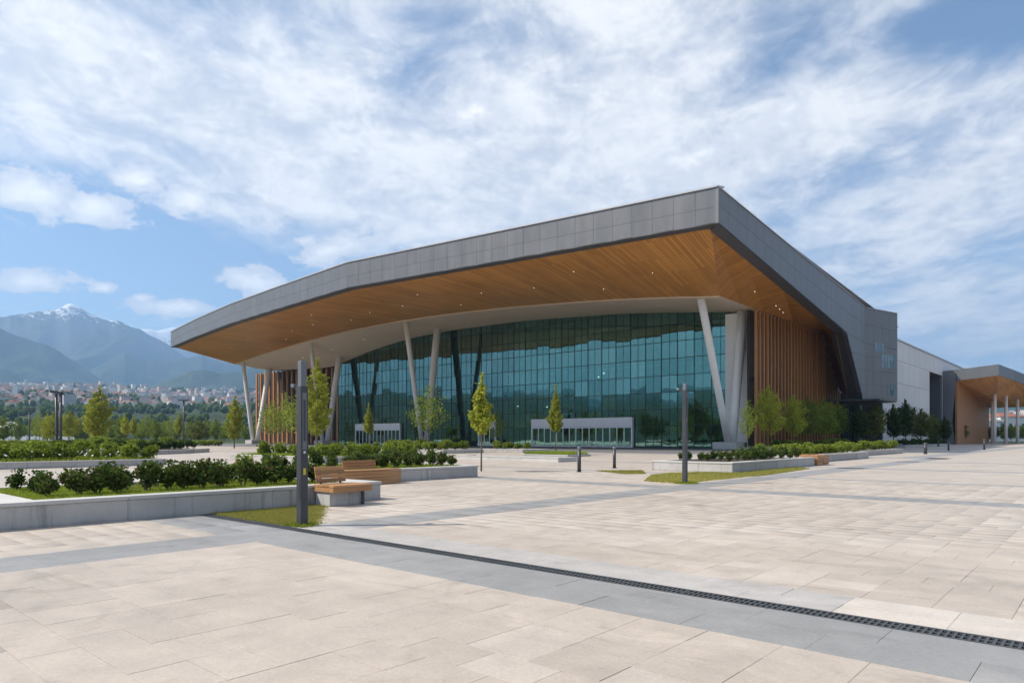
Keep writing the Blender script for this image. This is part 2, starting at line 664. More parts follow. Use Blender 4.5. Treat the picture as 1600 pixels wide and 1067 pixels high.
def paving_f(source):
    def f(T):
        p = wpos(T)
        if source == 'object':
            tint = T.n('ShaderNodeObjectInfo').outputs['Color']
        elif source == 'attr':
            tint = T.n('ShaderNodeAttribute', attribute_name='tint').outputs['Color']
        else:
            x, y, z = T.sep(p)
            br = T.n('ShaderNodeTexBrick')
            T.put(br.inputs['Vector'], T.comb(x, y, 0.0))
            br.inputs['Color1'].default_value = (0.42, 0.36, 0.303, 1)
            br.inputs['Color2'].default_value = (0.475, 0.413, 0.353, 1)
            br.inputs['Mortar'].default_value = (0.37, 0.325, 0.285, 1)
            br.inputs['Scale'].default_value = 1.0
            br.inputs['Mortar Size'].default_value = 0.006
            br.inputs['Brick Width'].default_value = 0.62
            br.inputs['Row Height'].default_value = 0.4
            tint = br.outputs['Color']
        a = T.noise(p, 0.35, 4, 0.6)
        b = T.noise(p, 2.2, 4, 0.65)
        f1 = T.noise(p, 26.0, 4, 0.75)
        f2 = T.noise(p, 110.0, 2, 0.7)
        st = T.noise(T.vm('MULTIPLY', p, (0.9, 2.4, 1.0)), 0.55, 5, 0.62, 0.5)
        k = T.m('ADD', T.m('MULTIPLY', T.m('SUBTRACT', a, 0.5), 0.46), T.m('MULTIPLY', T.m('SUBTRACT', b, 0.5), 0.40))
        k = T.m('ADD', k, T.m('MULTIPLY', T.m('SUBTRACT', f1, 0.5), 0.5))
        k = T.m('ADD', k, T.m('MULTIPLY', T.m('SUBTRACT', f2, 0.5), 0.6))
        k = T.m('SUBTRACT', k, T.ss(st, 0.56, 0.70, 0, 0.18))
        vo = T.n('ShaderNodeTexVoronoi', feature='F1')
        T.put(vo.inputs['Vector'], p)
        vo.inputs['Scale'].default_value = 1.1
        k = T.m('SUBTRACT', k, T.m('MULTIPLY', T.ss(vo.outputs['Distance'], 0.034, 0.018), T.lin(T.sep(vo.outputs['Color'])[0], 0.35, 1.0, 0.0, 0.34)))
        st2 = T.noise(T.vm('ADD', p, (31.0, 7.0, 0.0)), 0.8, 6, 0.7, 1.2)
        k = T.m('SUBTRACT', k, T.ss(st2, 0.55, 0.70, 0, 0.13))
        k = T.m('ADD', k, T.ss(st2, 0.42, 0.32, 0, 0.10))
        k = T.m('ADD', k, 1.0)
        c = T.n('ShaderNodeVectorMath', operation='SCALE')
        T.put(c.inputs[0], tint)
        T.put(c.inputs['Scale'], k)
        rough = T.m('ADD', 0.55, T.m('MULTIPLY', T.m('SUBTRACT', b, 0.5), 0.5), clamp=True)
        return pbsdf(T, c.outputs[0], rough, 0, 0.35, f1, 0.10, 0.01)
    return f


M['pave_obj'] = mat('paving_stone', paving_f('object'))
M['pave_attr'] = mat('paving_stone_field', paving_f('attr'))
M['pave_far'] = mat('paving_far', paving_f('far'))
M['joint'] = mottled('joint_mortar', (0.33, 0.29, 0.25), 0.25, 1.5, 0.95)
M['band_far'] = mottled('grey_paving_band', (0.27, 0.27, 0.272), 0.2, 0.5, 0.65, 0, 0.35, 20, 0.06)


def leaf_mat(name, c1, c2, trans=0.35, c3=None):
    def f(T):
        g = T.n('ShaderNodeNewGeometry')
        rn = g.outputs['Random Per Island']
        ob = T.n('ShaderNodeObjectInfo').outputs['Random']
        col = T.mix(rn, c1, c2)
        if c3:
            col = T.mix(T.ss(rn, 0.86, 0.95), col, c3)
        k = T.n('ShaderNodeVectorMath', operation='SCALE')
        T.put(k.inputs[0], col)
        T.put(k.inputs['Scale'], T.lin(ob, 0, 1, 0.82, 1.18))
        dn = T.n('ShaderNodeBsdfDiffuse')
        T.put(dn.inputs['Color'], k.outputs[0])
        dfs = dn.outputs[0]
        tl = T.n('ShaderNodeBsdfTranslucent')
        T.put(tl.inputs['Color'], k.outputs[0])
        mx = T.n('ShaderNodeMixShader')
        mx.inputs[0].default_value = trans
        T.t.links.new(dfs, mx.inputs[1])
        T.t.links.new(tl.outputs[0], mx.inputs[2])
        return mx.outputs[0]
    return mat(name, f)


M['leaf_bright'] = leaf_mat('leaf_yellow_green', (0.26, 0.30, 0.035), (0.44, 0.45, 0.075), 0.42)
M['leaf_mid'] = leaf_mat('leaf_mid_green', (0.15, 0.21, 0.03), (0.28, 0.33, 0.06), 0.4)
M['leaf_olive'] = leaf_mat('leaf_olive', (0.12, 0.15, 0.035), (0.22, 0.23, 0.065), 0.35)
M['leaf_dark'] = leaf_mat('leaf_dark_green', (0.035, 0.062, 0.016), (0.095, 0.14, 0.04), 0.28)
M['leaf_shrub'] = leaf_mat('leaf_boxwood', (0.05, 0.085, 0.02), (0.15, 0.20, 0.05), 0.3, (0.20, 0.13, 0.07))
M['leaf_shrub2'] = leaf_mat('leaf_light_shrub', (0.13, 0.19, 0.025), (0.26, 0.31, 0.05), 0.35)
M['grass'] = leaf_mat('grass_blades', (0.20, 0.27, 0.03), (0.36, 0.42, 0.07), 0.4)
M['grass_dry'] = leaf_mat('dry_grass_blades', (0.22, 0.22, 0.05), (0.38, 0.35, 0.10), 0.3)
M['turf'] = mottled('turf_soil', (0.13, 0.14, 0.04), 0.3, 1.5, 0.95, 0, 0.2, 20, 0.4)


# ================================================================== SETTING
# ------------------------------------------------------------------ terrain: valley floor, town slope, mountains
RIDGES = [  # distance, front width, back width, skyline (photo column, photo row), default row elsewhere, seed
    (12000, 2400, 3000, [(100, 560), (150, 532), (200, 519), (225, 513), (245, 516), (268, 509), (295, 509), (330, 520), (400, 548), (520, 580)], 600, 11),
    (9500, 3300, 3000, [(-260, 520), (-120, 506), (0, 493), (40, 487), (75, 481), (92, 477), (110, 475), (126, 480), (140, 487), (180, 499), (215, 511),
                        (250, 531), (290, 557), (350, 576), (450, 600), (640, 612), (1200, 600), (1560, 588), (1700, 570)], 590, 23),
    (8000, 1700, 2000, [(60, 610), (120, 590), (150, 571), (195, 549), (230, 562), (270, 561), (315, 552), (350, 567), (420, 574), (560, 600)], 622, 31),
    (7000, 1900, 2000, [(-260, 495), (-100, 498), (0, 508), (37, 524), (75, 538), (112, 556), (142, 577), (170, 600), (220, 622)], 606, 41),
    (5600, 1300, 1600, [(100, 622), (150, 613), (225, 603), (270, 588), (300, 578), (345, 581), (390, 570), (450, 572), (540, 592), (700, 612), (1500, 628), (1600, 606), (1750, 590)], 625, 53),
    (4400, 800, 1100, [(-200, 600), (0, 606), (60, 600), (118, 598), (140, 611), (200, 621), (300, 630), (420, 628)], 640, 67),
]


def sstep(a, b, x):
    t = np.clip((x - a) / (b - a), 0, 1)
    return t * t * (3 - 2 * t)


def terrain_h(al, r):
    """al: bearing from the view axis (right positive), r: distance"""
    gx, gy = r * np.sin(al), r * np.cos(al)
    h = np.zeros_like(r)
    pxf = 800 + FPX * np.tan(np.clip(al, -1.2, 1.2))
    inview = np.abs(al) < 0.85
    for (Rk, wf, wb, prof, dflt, sd) in RIDGES:
        xs, ys = zip(*prof)
        row = np.interp(pxf, [xs[0] - 700] + list(xs) + [xs[-1] + 700], [dflt] + list(ys) + [dflt])
        wob = fbm(np.cos(al) * 6 + 9, np.sin(al) * 6 + 5, 4, sd + 3)
        generic = dflt - (wob - 0.5) * 60
        wgt = sstep(0.95, 0.72, np.abs(al))
        row = row * wgt + generic * (1 - wgt)
        cosv = np.where(wgt > 0, np.maximum(np.cos(al), 0.55), 0.8)
        zk = 1.6 + (HOR - row) * Rk * cosv / FPX
        jag = (fbm(al * 60 + sd, al * 0 + sd, 4, sd + 9) - 0.5)
        warp = (fbm(gx / 1300.0, gy / 1300.0, 3, sd) - 0.5) * 0.9
        u = (r - Rk)
        q = np.where(u < 0, -u / wf, u / wb)
        zk = zk * (1 + 0.05 * jag * np.clip(1 - q * 5, 0, 1))
        spur = fbm(gx / (Rk * 0.085) + 7, gy / (Rk * 0.15) + 3, 3, sd + 1, True)
        q2 = np.clip(q * (1 + warp * np.clip(q * 2, 0, 1)), 0, 1.6)
        b = np.clip(1 - q2, 0, 1) ** 1.15
        b = b * (1 - 0.62 * (1 - spur) * np.clip(q * 3.0, 0, 1))
        h = np.maximum(h, zk * b)
    # the slope the town stands on
    left = sstep(0.15, -0.15, al) * 1.0
    town = (r - 600) / 3000.0
    h2 = np.clip(town, 0, 1.15) * 205 * (0.4 + 0.6 * left) + np.clip(town, 0, 1) * (fbm(gx / 420.0, gy / 420.0, 4, 91) - 0.4) * 80
    h2 = h2 * sstep(450, 900, r)
    h = np.maximum(h, h2)
    h = h + (fbm(gx / 330.0, gy / 330.0, 2, 77) - 0.5) * np.clip((r - 1500) / 3000.0, 0, 1) * 45
    return h - 0.10


al = np.concatenate([np.linspace(-math.pi, -0.78, 190, endpoint=False), np.linspace(-0.78, -0.30, 330, endpoint=False),
                     np.linspace(-0.30, 0.55, 150, endpoint=False), np.linspace(0.55, 0.72, 70, endpoint=False), np.linspace(0.72, math.pi, 190)])
rr = np.concatenate([np.linspace(150, 900, 26, endpoint=False), np.linspace(900, 3800, 60, endpoint=False), np.linspace(3800, 14200, 230), [15200, 16500]])
A, RR = np.meshgrid(al, rr, indexing='ij')
Hh = terrain_h(A, RR)
Hh[:, -1] = -20
ca, sa = np.cos(A), np.sin(A)
TX = RR * (sa * CX.x + ca * CY.x)
TY = RR * (sa * CX.y + ca * CY.y)
na, nr = A.shape
idx = np.arange(na * nr).reshape(na, nr)
q = np.stack([idx[:-1, :-1], idx[1:, :-1], idx[1:, 1:], idx[:-1, 1:]], -1).reshape(-1, 4)[:, ::-1]


def terrain_f(T):
    g = T.n('ShaderNodeNewGeometry')
    p = g.outputs['Position']
    x, y, z = T.sep(p)
    nz = T.sep(g.outputs['Normal'])[2]
    n1 = T.noise(p, 0.004, 6, 0.6)
    n2 = T.noise(p, 0.02, 5, 0.65)
    n3 = T.noise(p, 0.09, 4, 0.7)
    forest = T.mix(T.ss(n3, 0.35, 0.65), (0.008, 0.018, 0.008), (0.05, 0.07, 0.025))
    meadow = T.mix(n3, (0.06, 0.08, 0.03), (0.12, 0.13, 0.055))
    c = T.mix(T.ss(T.m('ADD', T.m('MULTIPLY', n1, 0.5), T.m('MULTIPLY', n3, 0.5)), 0.50, 0.60), forest, meadow)
    c = T.mix(T.ss(z, 500, 950), c, T.mix(n2, (0.03, 0.042, 0.018), (0.075, 0.075, 0.05)))
    rock = T.mix(n3, (0.10, 0.10, 0.10), (0.20, 0.19, 0.18))
    c = T.mix(T.m('MULTIPLY', T.ss(nz, 0.86, 0.66), T.ss(z, 700, 1200)), c, rock)
    zz = T.m('ADD', z, T.m('MULTIPLY', T.m('SUBTRACT', n2, 0.5), 900))
    zz = T.m('ADD', zz, T.m('MULTIPLY', T.m('SUBTRACT', n3, 0.5), 500))
    snow = T.ss(zz, 1390, 1530)
    c = T.mix(snow, c, (0.82, 0.84, 0.88))
    return pbsdf(T, c, 0.95, 0, 0.1)


M['terrain'] = mat('forested_terrain', terrain_f)
mt = np_mesh('terrain', np.stack([TX, TY, Hh], -1).reshape(-1, 3), q, M['terrain'], 4, True)
terrain = inst('mountain_terrain', mt)
tag(terrain, 'forested blue mountains with a snowy peak behind the town', None, None, 'structure')
M['field'] = mottled('valley_ground', (0.11, 0.12, 0.055), 0.35, 0.02, 0.95, 0, 0.2, 0.5, 0.1)
g = MB()
n = 64
g.add([(0, 0, -0.16)] + [(15000 * math.cos(2 * math.pi * k / n), 15000 * math.sin(2 * math.pi * k / n), -0.16) for k in range(n)],
      [(0, 1 + k, 1 + (k + 1) % n) for k in range(n)])
tag(g.build('ground', M['field']), None, None, None, 'structure')

# ------------------------------------------------------------------ plaza paving
pz = MB()
pz.box(-190, 75, -75, 260, -0.15, -0.014)
plaza = pz.build('plaza', M['pave_far'])
tag(plaza, 'beige stone plaza in front of the hall', None, None, 'structure')

BEIGE = np.array([0.448, 0.387, 0.327])
GREY = np.array([0.27, 0.266, 0.26])
LGREY = np.array([0.42, 0.395, 0.37])
PALE = np.array([0.54, 0.485, 0.425])
DY0, DY1 = 6.47, 6.73          # drain
REG = [  # x0, x1, y0, y1, slab length (x), slab width (y), kind
    (-10.0, 9.8, -1.8, 5.4, 0.62, 0.40, 'beige'),
    (-14.45, -11.2, -1.8, 5.4, 0.62, 0.4, 'beige'),
    (-11.2, -10.0, -1.8, 5.4, 0.6, 0.9, 'grey'),
    (-14.45, 9.8, 5.4, DY0, 1.06, 0.535, 'grey'),
    (-11.2, -2.0, DY1, 7.5, 0.92, 0.385, 'lgrey'),
    (-2.0, 9.8, DY1, 7.5, 0.91, 0.385, 'pale'),
    (-10.0, 9.8, 7.5, 19.6, 0.62, 0.403, 'beige'),
    (-11.2, -10.0, 7.5, 30.0, 0.6, 0.9, 'grey'),
    (-19.8, -11.2, 11.4, 19.6, 0.62, 0.4, 'beige'),
    (-14.45, -11.2, 6.74, 11.4, 0.62, 0.4, 'beige'),
    (-19.8, -11.2, 19.6, 20.8, 0.86, 0.6, 'grey'),
    (-10.0, 12.0, 19.6, 20.8, 0.88, 0.6, 'grey'),
    (-10.0, 14.0, 20.8, 28.0, 0.62, 0.4, 'beige'),
    (-19.8, -11.2, 20.8, 28.0, 0.62, 0.4, 'beige'),
]


def slab_tint(x, y, kind, rnd):
    c = {'beige': BEIGE, 'grey': GREY, 'lgrey': LGREY, 'pale': PALE}[kind].copy()
    pn = float(vnoise(np.array([x * 0.33 + 11]), np.array([y * 0.5 + 4]), 5)[0])
    pn2 = float(vnoise(np.array([x * 0.8 + 3]), np.array([y * 1.2 + 8]), 15)[0])
    k = 1 + (rnd - 0.5) * 0.05 + (pn2 - 0.5) * 0.10
    if kind == 'beige':
        if pn > 0.70 and rnd > 0.3:
            c = c * 0.65 + PALE * 0.35
        if pn < 0.26:
            k *= 0.93
    return c * k


slabs = []
for (x0, x1, y0, y1, L, Wd, kind) in REG:
    nx, ny = max(1, round((x1 - x0) / L)), max(1, round((y1 - y0) / Wd))
    lx, ly = (x1 - x0) / nx, (y1 - y0) / ny
    for j in range(ny):
        off = (0.5 if j % 5 == 3 else 0.0) if kind in ('beige', 'pale') else (0.35 * (j % 3))
        xe = [x0] + [x0 + (k + off) * lx for k in range(0, nx + 1) if x0 + 0.12 < x0 + (k + off) * lx < x1 - 0.12] + [x1]
        for a, b in zip(xe[:-1], xe[1:]):
            cx_, cy_ = (a + b) / 2, y0 + (j + 0.5) * ly
            pr = proj((cx_, cy_, 0))
            if pr is None or pr[0] < -260 or pr[0] > 1860 or pr[1] > 1500:
                continue
            # grass corner beside the near planter
            if kind == 'beige' and -14.5 < cx_ < -11.25 and 6.7 < cy_ < 9.6 - (cx_ + 14.45) * 0.75:
                continue
            slabs.append((math.hypot(cx_, cy_), pr, cx_, cy_, b - a, ly, kind))


def slab_geo(sx, sy, gap=0.003, ch=0.002, zt=0.0, zb=-0.012):
    hx, hy = sx / 2 - gap / 2, sy / 2 - gap / 2
    vs = [(-hx, -hy, zb), (hx, -hy, zb), (hx, hy, zb), (-hx, hy, zb),
          (-hx, -hy, zt - ch * 0.6), (hx, -hy, zt - ch * 0.6), (hx, hy, zt - ch * 0.6), (-hx, hy, zt - ch * 0.6),
          (-hx + ch, -hy + ch, zt), (hx - ch, -hy + ch, zt), (hx - ch, hy - ch, zt), (-hx + ch, hy - ch, zt)]
    fs = []
    for k in range(4):
        l = (k + 1) % 4
        fs += [(k, l, 4 + l, 4 + k), (4 + k, 4 + l, 8 + l, 8 + k)]
    fs.append((8, 9, 10, 11))
    return vs, fs


inframe = lambda s: -30 < s[1][0] < 1630 and s[1][1] < 1095
near = sorted([s for s in slabs if inframe(s)], key=lambda s: s[0])[:300]
nearset = set(id(s) for s in near)
slab_meshes = {}
for s in near:
    key = (round(s[4], 2), round(s[5], 2))
    if key not in slab_meshes:
        mb = MB()
        mb.add(*slab_geo(s[4], s[5]))
        slab_meshes[key] = mb.mesh('paving_slab', M['pave_obj'])
    o = inst('paving_slab', slab_meshes[key], (s[2], s[3], random.uniform(-0.0015, 0.0015)), 0, (1, 1, 1), plaza)
    c = slab_tint(s[2], s[3], s[6], random.random())
    o.color = (*[float(v) for v in c], 1)
fv, ff, fc = [], [], []
for s in slabs:
    if id(s) in nearset:
        continue
    vs, fs = slab_geo(s[4], s[5])
    b = len(fv)
    z = random.uniform(-0.0015, 0.0015)
    c = slab_tint(s[2], s[3], s[6], random.random())
    fv += [(v[0] + s[2], v[1] + s[3], v[2] + z) for v in vs]
    ff += [tuple(b + i for i in f) for f in fs]
    fc += [(*[float(v) for v in c], 1)] * 12
me = np_mesh('paving_field', fv, ff, M['pave_attr'])
ca_ = me.color_attributes.new('tint', 'FLOAT_COLOR', 'POINT')
ca_.data.foreach_set('color', np.array(fc, dtype=np.float32).ravel())
tag(inst('paving_slab_field', me, parent=plaza), None, None, None, 'stuff')
jb = MB()
for (x0, x1, y0, y1, L, Wd, kind) in REG:
    jb.add([(x0, y0, -0.0105), (x1, y0, -0.0105), (x1, y1, -0.0105), (x0, y1, -0.0105)], [(0, 1, 2, 3)])
jb.build('joint_bed', M['joint'], plaza)
# bands beyond the built slabs
bd = MB()
for (x0, x1, y0, y1) in [(-11.4, -10.0, 30.0, 64.0), (-60, -19.85, 19.6, 20.8), (14.05, 40, 19.6, 20.8), (-48, 40, 28.05, 28.7), (-100, 40, 39.0, 39.9),
                         (-40, -38.8, 20.85, 64), (-11.4, 40, 52, 52.8), (-13.6, -11.6, 64.3, 200), (-100, -10, 61.0, 64.1)]:
    bd.box(x0, x1, y0, y1, -0.02, -0.007 if y0 > 61.5 or x0 != -40 else -0.008)
bd.build('paving_band', M['band_far'], plaza)
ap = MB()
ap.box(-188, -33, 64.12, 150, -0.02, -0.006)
ap.build('granite_shade_apron', M['granite_shade'], plaza)  # dark paving added to widen the roof's shadow strip before the glass

# ------------------------------------------------------------------ drain channel
dr = empty('drain_channel', (-2, 6.6, 0))
tag(dr, 'long dark slotted drain grate running across the grey paving band', 'drain')
pit = MB()
pit.add([(-14.4, DY0, -0.0095), (9.8, DY0, -0.0095), (9.8, DY1, -0.0095), (-14.4, DY1, -0.0095)], [(0, 1, 2, 3)])
pit.build('drain_pit', M['pit'], dr)
gm = MB()
SEG = 1.0
gm.box(0.004, SEG - 0.004, 0.0, 0.030, -0.009, 0.002)
gm.box(0.004, SEG - 0.004, 0.23, 0.26, -0.009, 0.002)
gm.box(0.004, SEG - 0.004, 0.119, 0.141, -0.009, 0.0008)
nb = 18
for k in range(nb + 1):
    xk = 0.004 + (SEG - 0.008 - 0.022) * k / nb
    gm.box(xk, xk + 0.022, 0.030, 0.119, -0.009, 0.001)
    gm.box(xk, xk + 0.022, 0.141, 0.23, -0.009, 0.001)
gmesh = gm.mesh('grate', M['grate'])
for k in range(24):
    inst('grate', gmesh, (-14.4 + k * SEG, DY0, random.uniform(-0.001, 0.001)), 0, (1, 1, 1), dr)


# ================================================================== THE HALL
hall = empty('convention_hall', (-105, 100, 0))
tag(hall, 'large glass-fronted hall with sweeping grey roof, timber soffit and white V columns', 'building')

FRONT = [(-31.8, 69.0), (-87.6, 62.0), (-110, 63.9), (-132, 66.0), (-155, 69.4), (-178, 73.5)]
ZT, ZB = 28.0, 24.2
INX = [-190, -178, -160, -142, -125, -106, -90, -75.6, -58, -47, -41.5, -38]
INZ = [20.6, 21.3, 22.9, 24.0, 24.65, 24.7, 24.15, 23.3, 21.9, 20.75, 20.0, 19.6]
INY = [90, 90, 89.5, 89, 88.6, 88, 87.2, 86.2, 85.0, 84.2, 83.7, 83.5]
GLX = [-190, -178, -160, -152, -145, -132, -118, -105, -85, -62, -50, -44, -38]
GLZ = [20.2, 20.3, 19.7, 19.3, 19.6, 22.0, 23.6, 24.0, 23.8, 22.5, 21.2, 20.5, 19.6]
YG = 100.0


def sm(x, xs, ys):
    return float(np.mean([np.interp(x + o_, xs, ys) for o_ in (-4, -2, 0, 2, 4)]))


def inner(x):
    return (x, float(np.interp(x, INX, INY)), sm(x, INX, INZ) if x < -42 else float(np.interp(x, INX, INZ)))


def gtop(x):
    return sm(x, GLX, GLZ) if x < -46 else float(np.interp(x, GLX, GLZ))


# stations along the front edge
st = []
for (a, b) in zip(FRONT[:-1], FRONT[1:]):
    d_ = math.hypot(b[0] - a[0], b[1] - a[1])
    n_ = max(1, round(d_ / 2.45))
    for k in range(n_):
        st.append((a[0] + (b[0] - a[0]) * k / n_, a[1] + (b[1] - a[1]) * k / n_))
st.append(FRONT[-1])


def nrm2(a, b):
    d_ = Vector((b[0] - a[0], b[1] - a[1])).normalized()
    return Vector((-d_.y, d_.x))          # outward (towards -Y) because x decreases


# --- fascia, front: backing with real panels on it
fas = MB()
for a, b in zip(st[:-1], st[1:]):
    fas.slab([(a[0], a[1] + 0.12, ZB), (b[0], b[1] + 0.12, ZB), (b[0], b[1] + 0.12, ZT), (a[0], a[1] + 0.12, ZT)], (0, 0.5, 0))
fascia = fas.build('fascia', M['zinc_dark'], hall)
ZM = ZB + 1.75
for a, b in zip(st[:-1], st[1:]):
    dv = Vector((b[0] - a[0], b[1] - a[1])).normalized() * 0.014
    for (z0, z1) in ((ZB, ZM - 0.012), (ZM + 0.012, ZT)):
        mb = MB()
        mb.slab([(a[0] + dv.x, a[1] + dv.y, z0), (b[0] - dv.x, b[1] - dv.y, z0), (b[0] - dv.x, b[1] - dv.y, z1), (a[0] + dv.x, a[1] + dv.y, z1)], (0, 0.11, 0))
        mb.build('panel', M['zinc'], fascia)
cap = MB()
for a, b in zip(st[:-1], st[1:]):
    cap.slab([(a[0], a[1] - 0.12, ZT + 0.003), (b[0], b[1] - 0.12, ZT + 0.003), (b[0], b[1] + 1.6, ZT + 0.3), (a[0], a[1] + 1.6, ZT + 0.3)], (0, 0, 0.16))
cap.build('roof_capping', M['zinc_cap'], hall)

mb = MB()
mb.box(-32.3, -31.72, 68.97, 69.45, ZB, ZT)
mb.build('corner_trim', M['zinc'], hall)

# --- side wall and side fascia
XS = -31.8


def side_x(y):
    return XS if y < 125 else XS + (y - 125) * 0.278


def side_top(y):
    return 28.0 + (23.2 - 28.0) * (y - 69) / 56.0 if y < 125 else 23.2


def side_bot(y):      # bottom of the fascia band, continued across the big wall
    return 24.2 + (17.9 - 24.2) * (y - 69) / 45.4 if y < 114.4 else 17.9 - (y - 114.4) * 0.05


def clip_poly(poly, a, b, c):
    """keep a*y + b*z <= c"""
    out = []
    for i in range(len(poly)):
        p, q_ = poly[i], poly[(i + 1) % len(poly)]
        fp, fq = a * p[0] + b * p[1] - c, a * q_[0] + b * q_[1] - c
        if fp <= 0:
            out.append(p)
        if fp * fq < 0:
            t = fp / (fp - fq)
            out.append((p[0] + (q_[0] - p[0]) * t, p[1] + (q_[1] - p[1]) * t))
    return out


sw = MB()
ys_ = [69 + (125 - 69) * k / 22 for k in range(23)] + [127.4, 129.8, 132.2, 134.7]
for y0, y1 in zip(ys_[:-1], ys_[1:]):
    zb0 = side_bot(y0) if y0 < 114 else max(8.0, 17.9 - (y0 - 114.4) * 9.4 / 8.6) if y0 >= 114.4 else side_bot(y0)
    zb1 = side_bot(y1) if y1 < 114.4 else max(8.0, 17.9 - (y1 - 114.4) * 9.4 / 8.6)
    sw.slab([(side_x(y0) - 0.12, y0, zb0), (side_x(y1) - 0.12, y1, zb1), (side_x(y1) - 0.12, y1, side_top(y1)), (side_x(y0) - 0.12, y0, side_top(y0))], (-0.5, 0, 0))
sidew = sw.build('side_wall', M['zinc_dark'], hall)


def side_panel(poly):
    if len(poly) < 3:
        return
    ar = 0.5 * abs(sum(poly[i][0] * poly[(i + 1) % len(poly)][1] - poly[(i + 1) % len(poly)][0] * poly[i][1] for i in range(len(poly))))
    if ar < 0.05:
        return
    mb = MB()
    mb.slab([(side_x(y), y, z) for y, z in poly], (-0.11, 0, 0))
    mb.build('panel', M['zinc'], sidew)


gp_ = 0.016
for y0, y1 in zip(ys_[:-1], ys_[1:]):
    for f0, f1 in ((0.0, 0.52), (0.52, 1.0)):
        pl = []
        for (y, f) in ((y0 + gp_, f0), (y1 - gp_, f0), (y1 - gp_, f1), (y0 + gp_, f1)):
            zb_, zt_ = side_bot(y), side_top(y)
            e = gp_ if f == f0 else -gp_
            pl.append((y, zb_ + (zt_ - zb_) * f + e))
        side_panel(pl)
rows = [8.0, 10.4, 12.8, 15.2, 18.2]
for y0, y1 in zip(ys_[:-1], ys_[1:]):
    if y1 < 114.4:
        continue
    for z0, z1 in zip(rows[:-1], rows[1:]):
        pl = [(y0 + gp_, z0 + gp_), (y1 - gp_, z0 + gp_), (y1 - gp_, z1 - gp_), (y0 + gp_, z1 - gp_)]
        pl = clip_poly(pl, 0.05, 1, 17.9 + 114.4 * 0.05 - 0.03)                      # under the band
        pl = clip_poly(pl, -9.4 / 8.6, -1, -(17.9 + 114.4 * 9.4 / 8.6) - 0.02) if pl else pl    # right of the slanted edge
        if pl:
            side_panel(pl)
# capping of the side
cap2 = MB()
for y0, y1 in zip(ys_[:-1], ys_[1:]):
    cap2.slab([(side_x(y0) + 0.1, y0, side_top(y0) + 0.004), (side_x(y1) + 0.1, y1, side_top(y1) + 0.004), (side_x(y1) - 1.2, y1, side_top(y1) + 0.2), (side_x(y0) - 1.2, y0, side_top(y0) + 0.2)], (0, 0, 0.1))
cap2.build('roof_capping', M['zinc_cap'], hall)
# ribbon windows in the big side wall
for (ya, yb, z0, z1, nz_) in ((127.8, 130.6, 16.1, 17.7, 1), (129.7, 134.3, 13.5, 15.9, 2), (131.6, 134.3, 8.9, 10.9, 2)):
    npn = round((yb - ya) / 0.85)
    wdt, hgt = (yb - ya) / npn, (z1 - z0) / nz_
    for k in range(npn):
        for l in range(nz_):
            y0, y1 = ya + k * wdt + 0.035, ya + (k + 1) * wdt - 0.035
            mb = MB()
            mb.slab([(side_x(y0) + 0.03, y0, z0 + l * hgt + 0.035), (side_x(y1) + 0.03, y1, z0 + l * hgt + 0.035), (side_x(y1) + 0.03, y1, z0 + (l + 1) * hgt - 0.035), (side_x(y0) + 0.03, y0, z0 + (l + 1) * hgt - 0.035)], (-0.1, 0, 0))
            mb.build('window', M['winglass'], sidew)

# --- underside return (charcoal strip inside the fascia)
ret = MB()
RW = 1.5


def outer_in(p, i):
    return (p[0], p[1] + RW + 0.2)


for i, (a, b) in enumerate(zip(st[:-1], st[1:])):
    ai, bi = (a[0], a[1] + RW), (b[0], b[1] + RW)
    if i == 0:
        ai = (a[0] - RW, a[1] + RW)
        ret.slab([(a[0], a[1], ZB - 0.01), (ai[0], ai[1], ZB - 0.01), (bi[0], bi[1], ZB - 0.01), (b[0], b[1], ZB - 0.01)], (0, 0, 0.12))
    else:
        ret.slab([(a[0], a[1], ZB - 0.01), (ai[0], ai[1], ZB - 0.01), (bi[0], bi[1], ZB - 0.01), (b[0], b[1], ZB - 0.01)], (0, 0, 0.12))
sy = [69, 80, 92, 104, 114.4]
for y0, y1 in zip(sy[:-1], sy[1:]):
    yi0 = y0 + RW if y0 == 69 else y0
    ret.slab([(XS, y0, side_bot(y0) - 0.012), (XS, y1, side_bot(y1) - 0.012), (XS - RW, y1, side_bot(y1) - 0.012), (XS - RW, yi0, side_bot(yi0) - 0.012)], (0, 0, 0.12))
# the steep return under the big wall
ret.slab([(XS, 114.4, 17.88), (XS, 123.2, 8.28), (XS - 2.4, 124.0, 8.28), (XS - 2.4, 115.2, 17.88)], (0, 0.25, 0.12))
ret.box(-38.0, -29.2, 123.3, 134.6, 7.75, 7.98)
ret.build('fascia_return', M['charcoal'], hall)

# --- timber soffit
so_ = MB()
OUT = []
for i, a in enumerate(st):
    OUT.append(((a[0] - RW if i == 0 else a[0]), a[1] + RW, ZB))
IN = []
for i, a in enumerate(st):
    f = i / (len(st) - 1)
    x = -38.0 + (-178 + 38.0) * f if False else min(a[0], -38.2)
    IN.append(inner(x))
KS = 4
for i in range(len(st) - 1):
    for k in range(KS):
        f0, f1 = k / KS, (k + 1) / KS
        L_ = lambda p, q_, f: tuple(p[c] + (q_[c] - p[c]) * f for c in range(3))
        quad = [L_(OUT[i], IN[i], f0), L_(OUT[i + 1], IN[i + 1], f0), L_(OUT[i + 1], IN[i + 1], f1), L_(OUT[i], IN[i], f1)]
        so_.add(quad, [(0, 1, 2, 3)])
soffit = so_.build('timber_soffit', M['soffit'], hall)
so_ = MB()
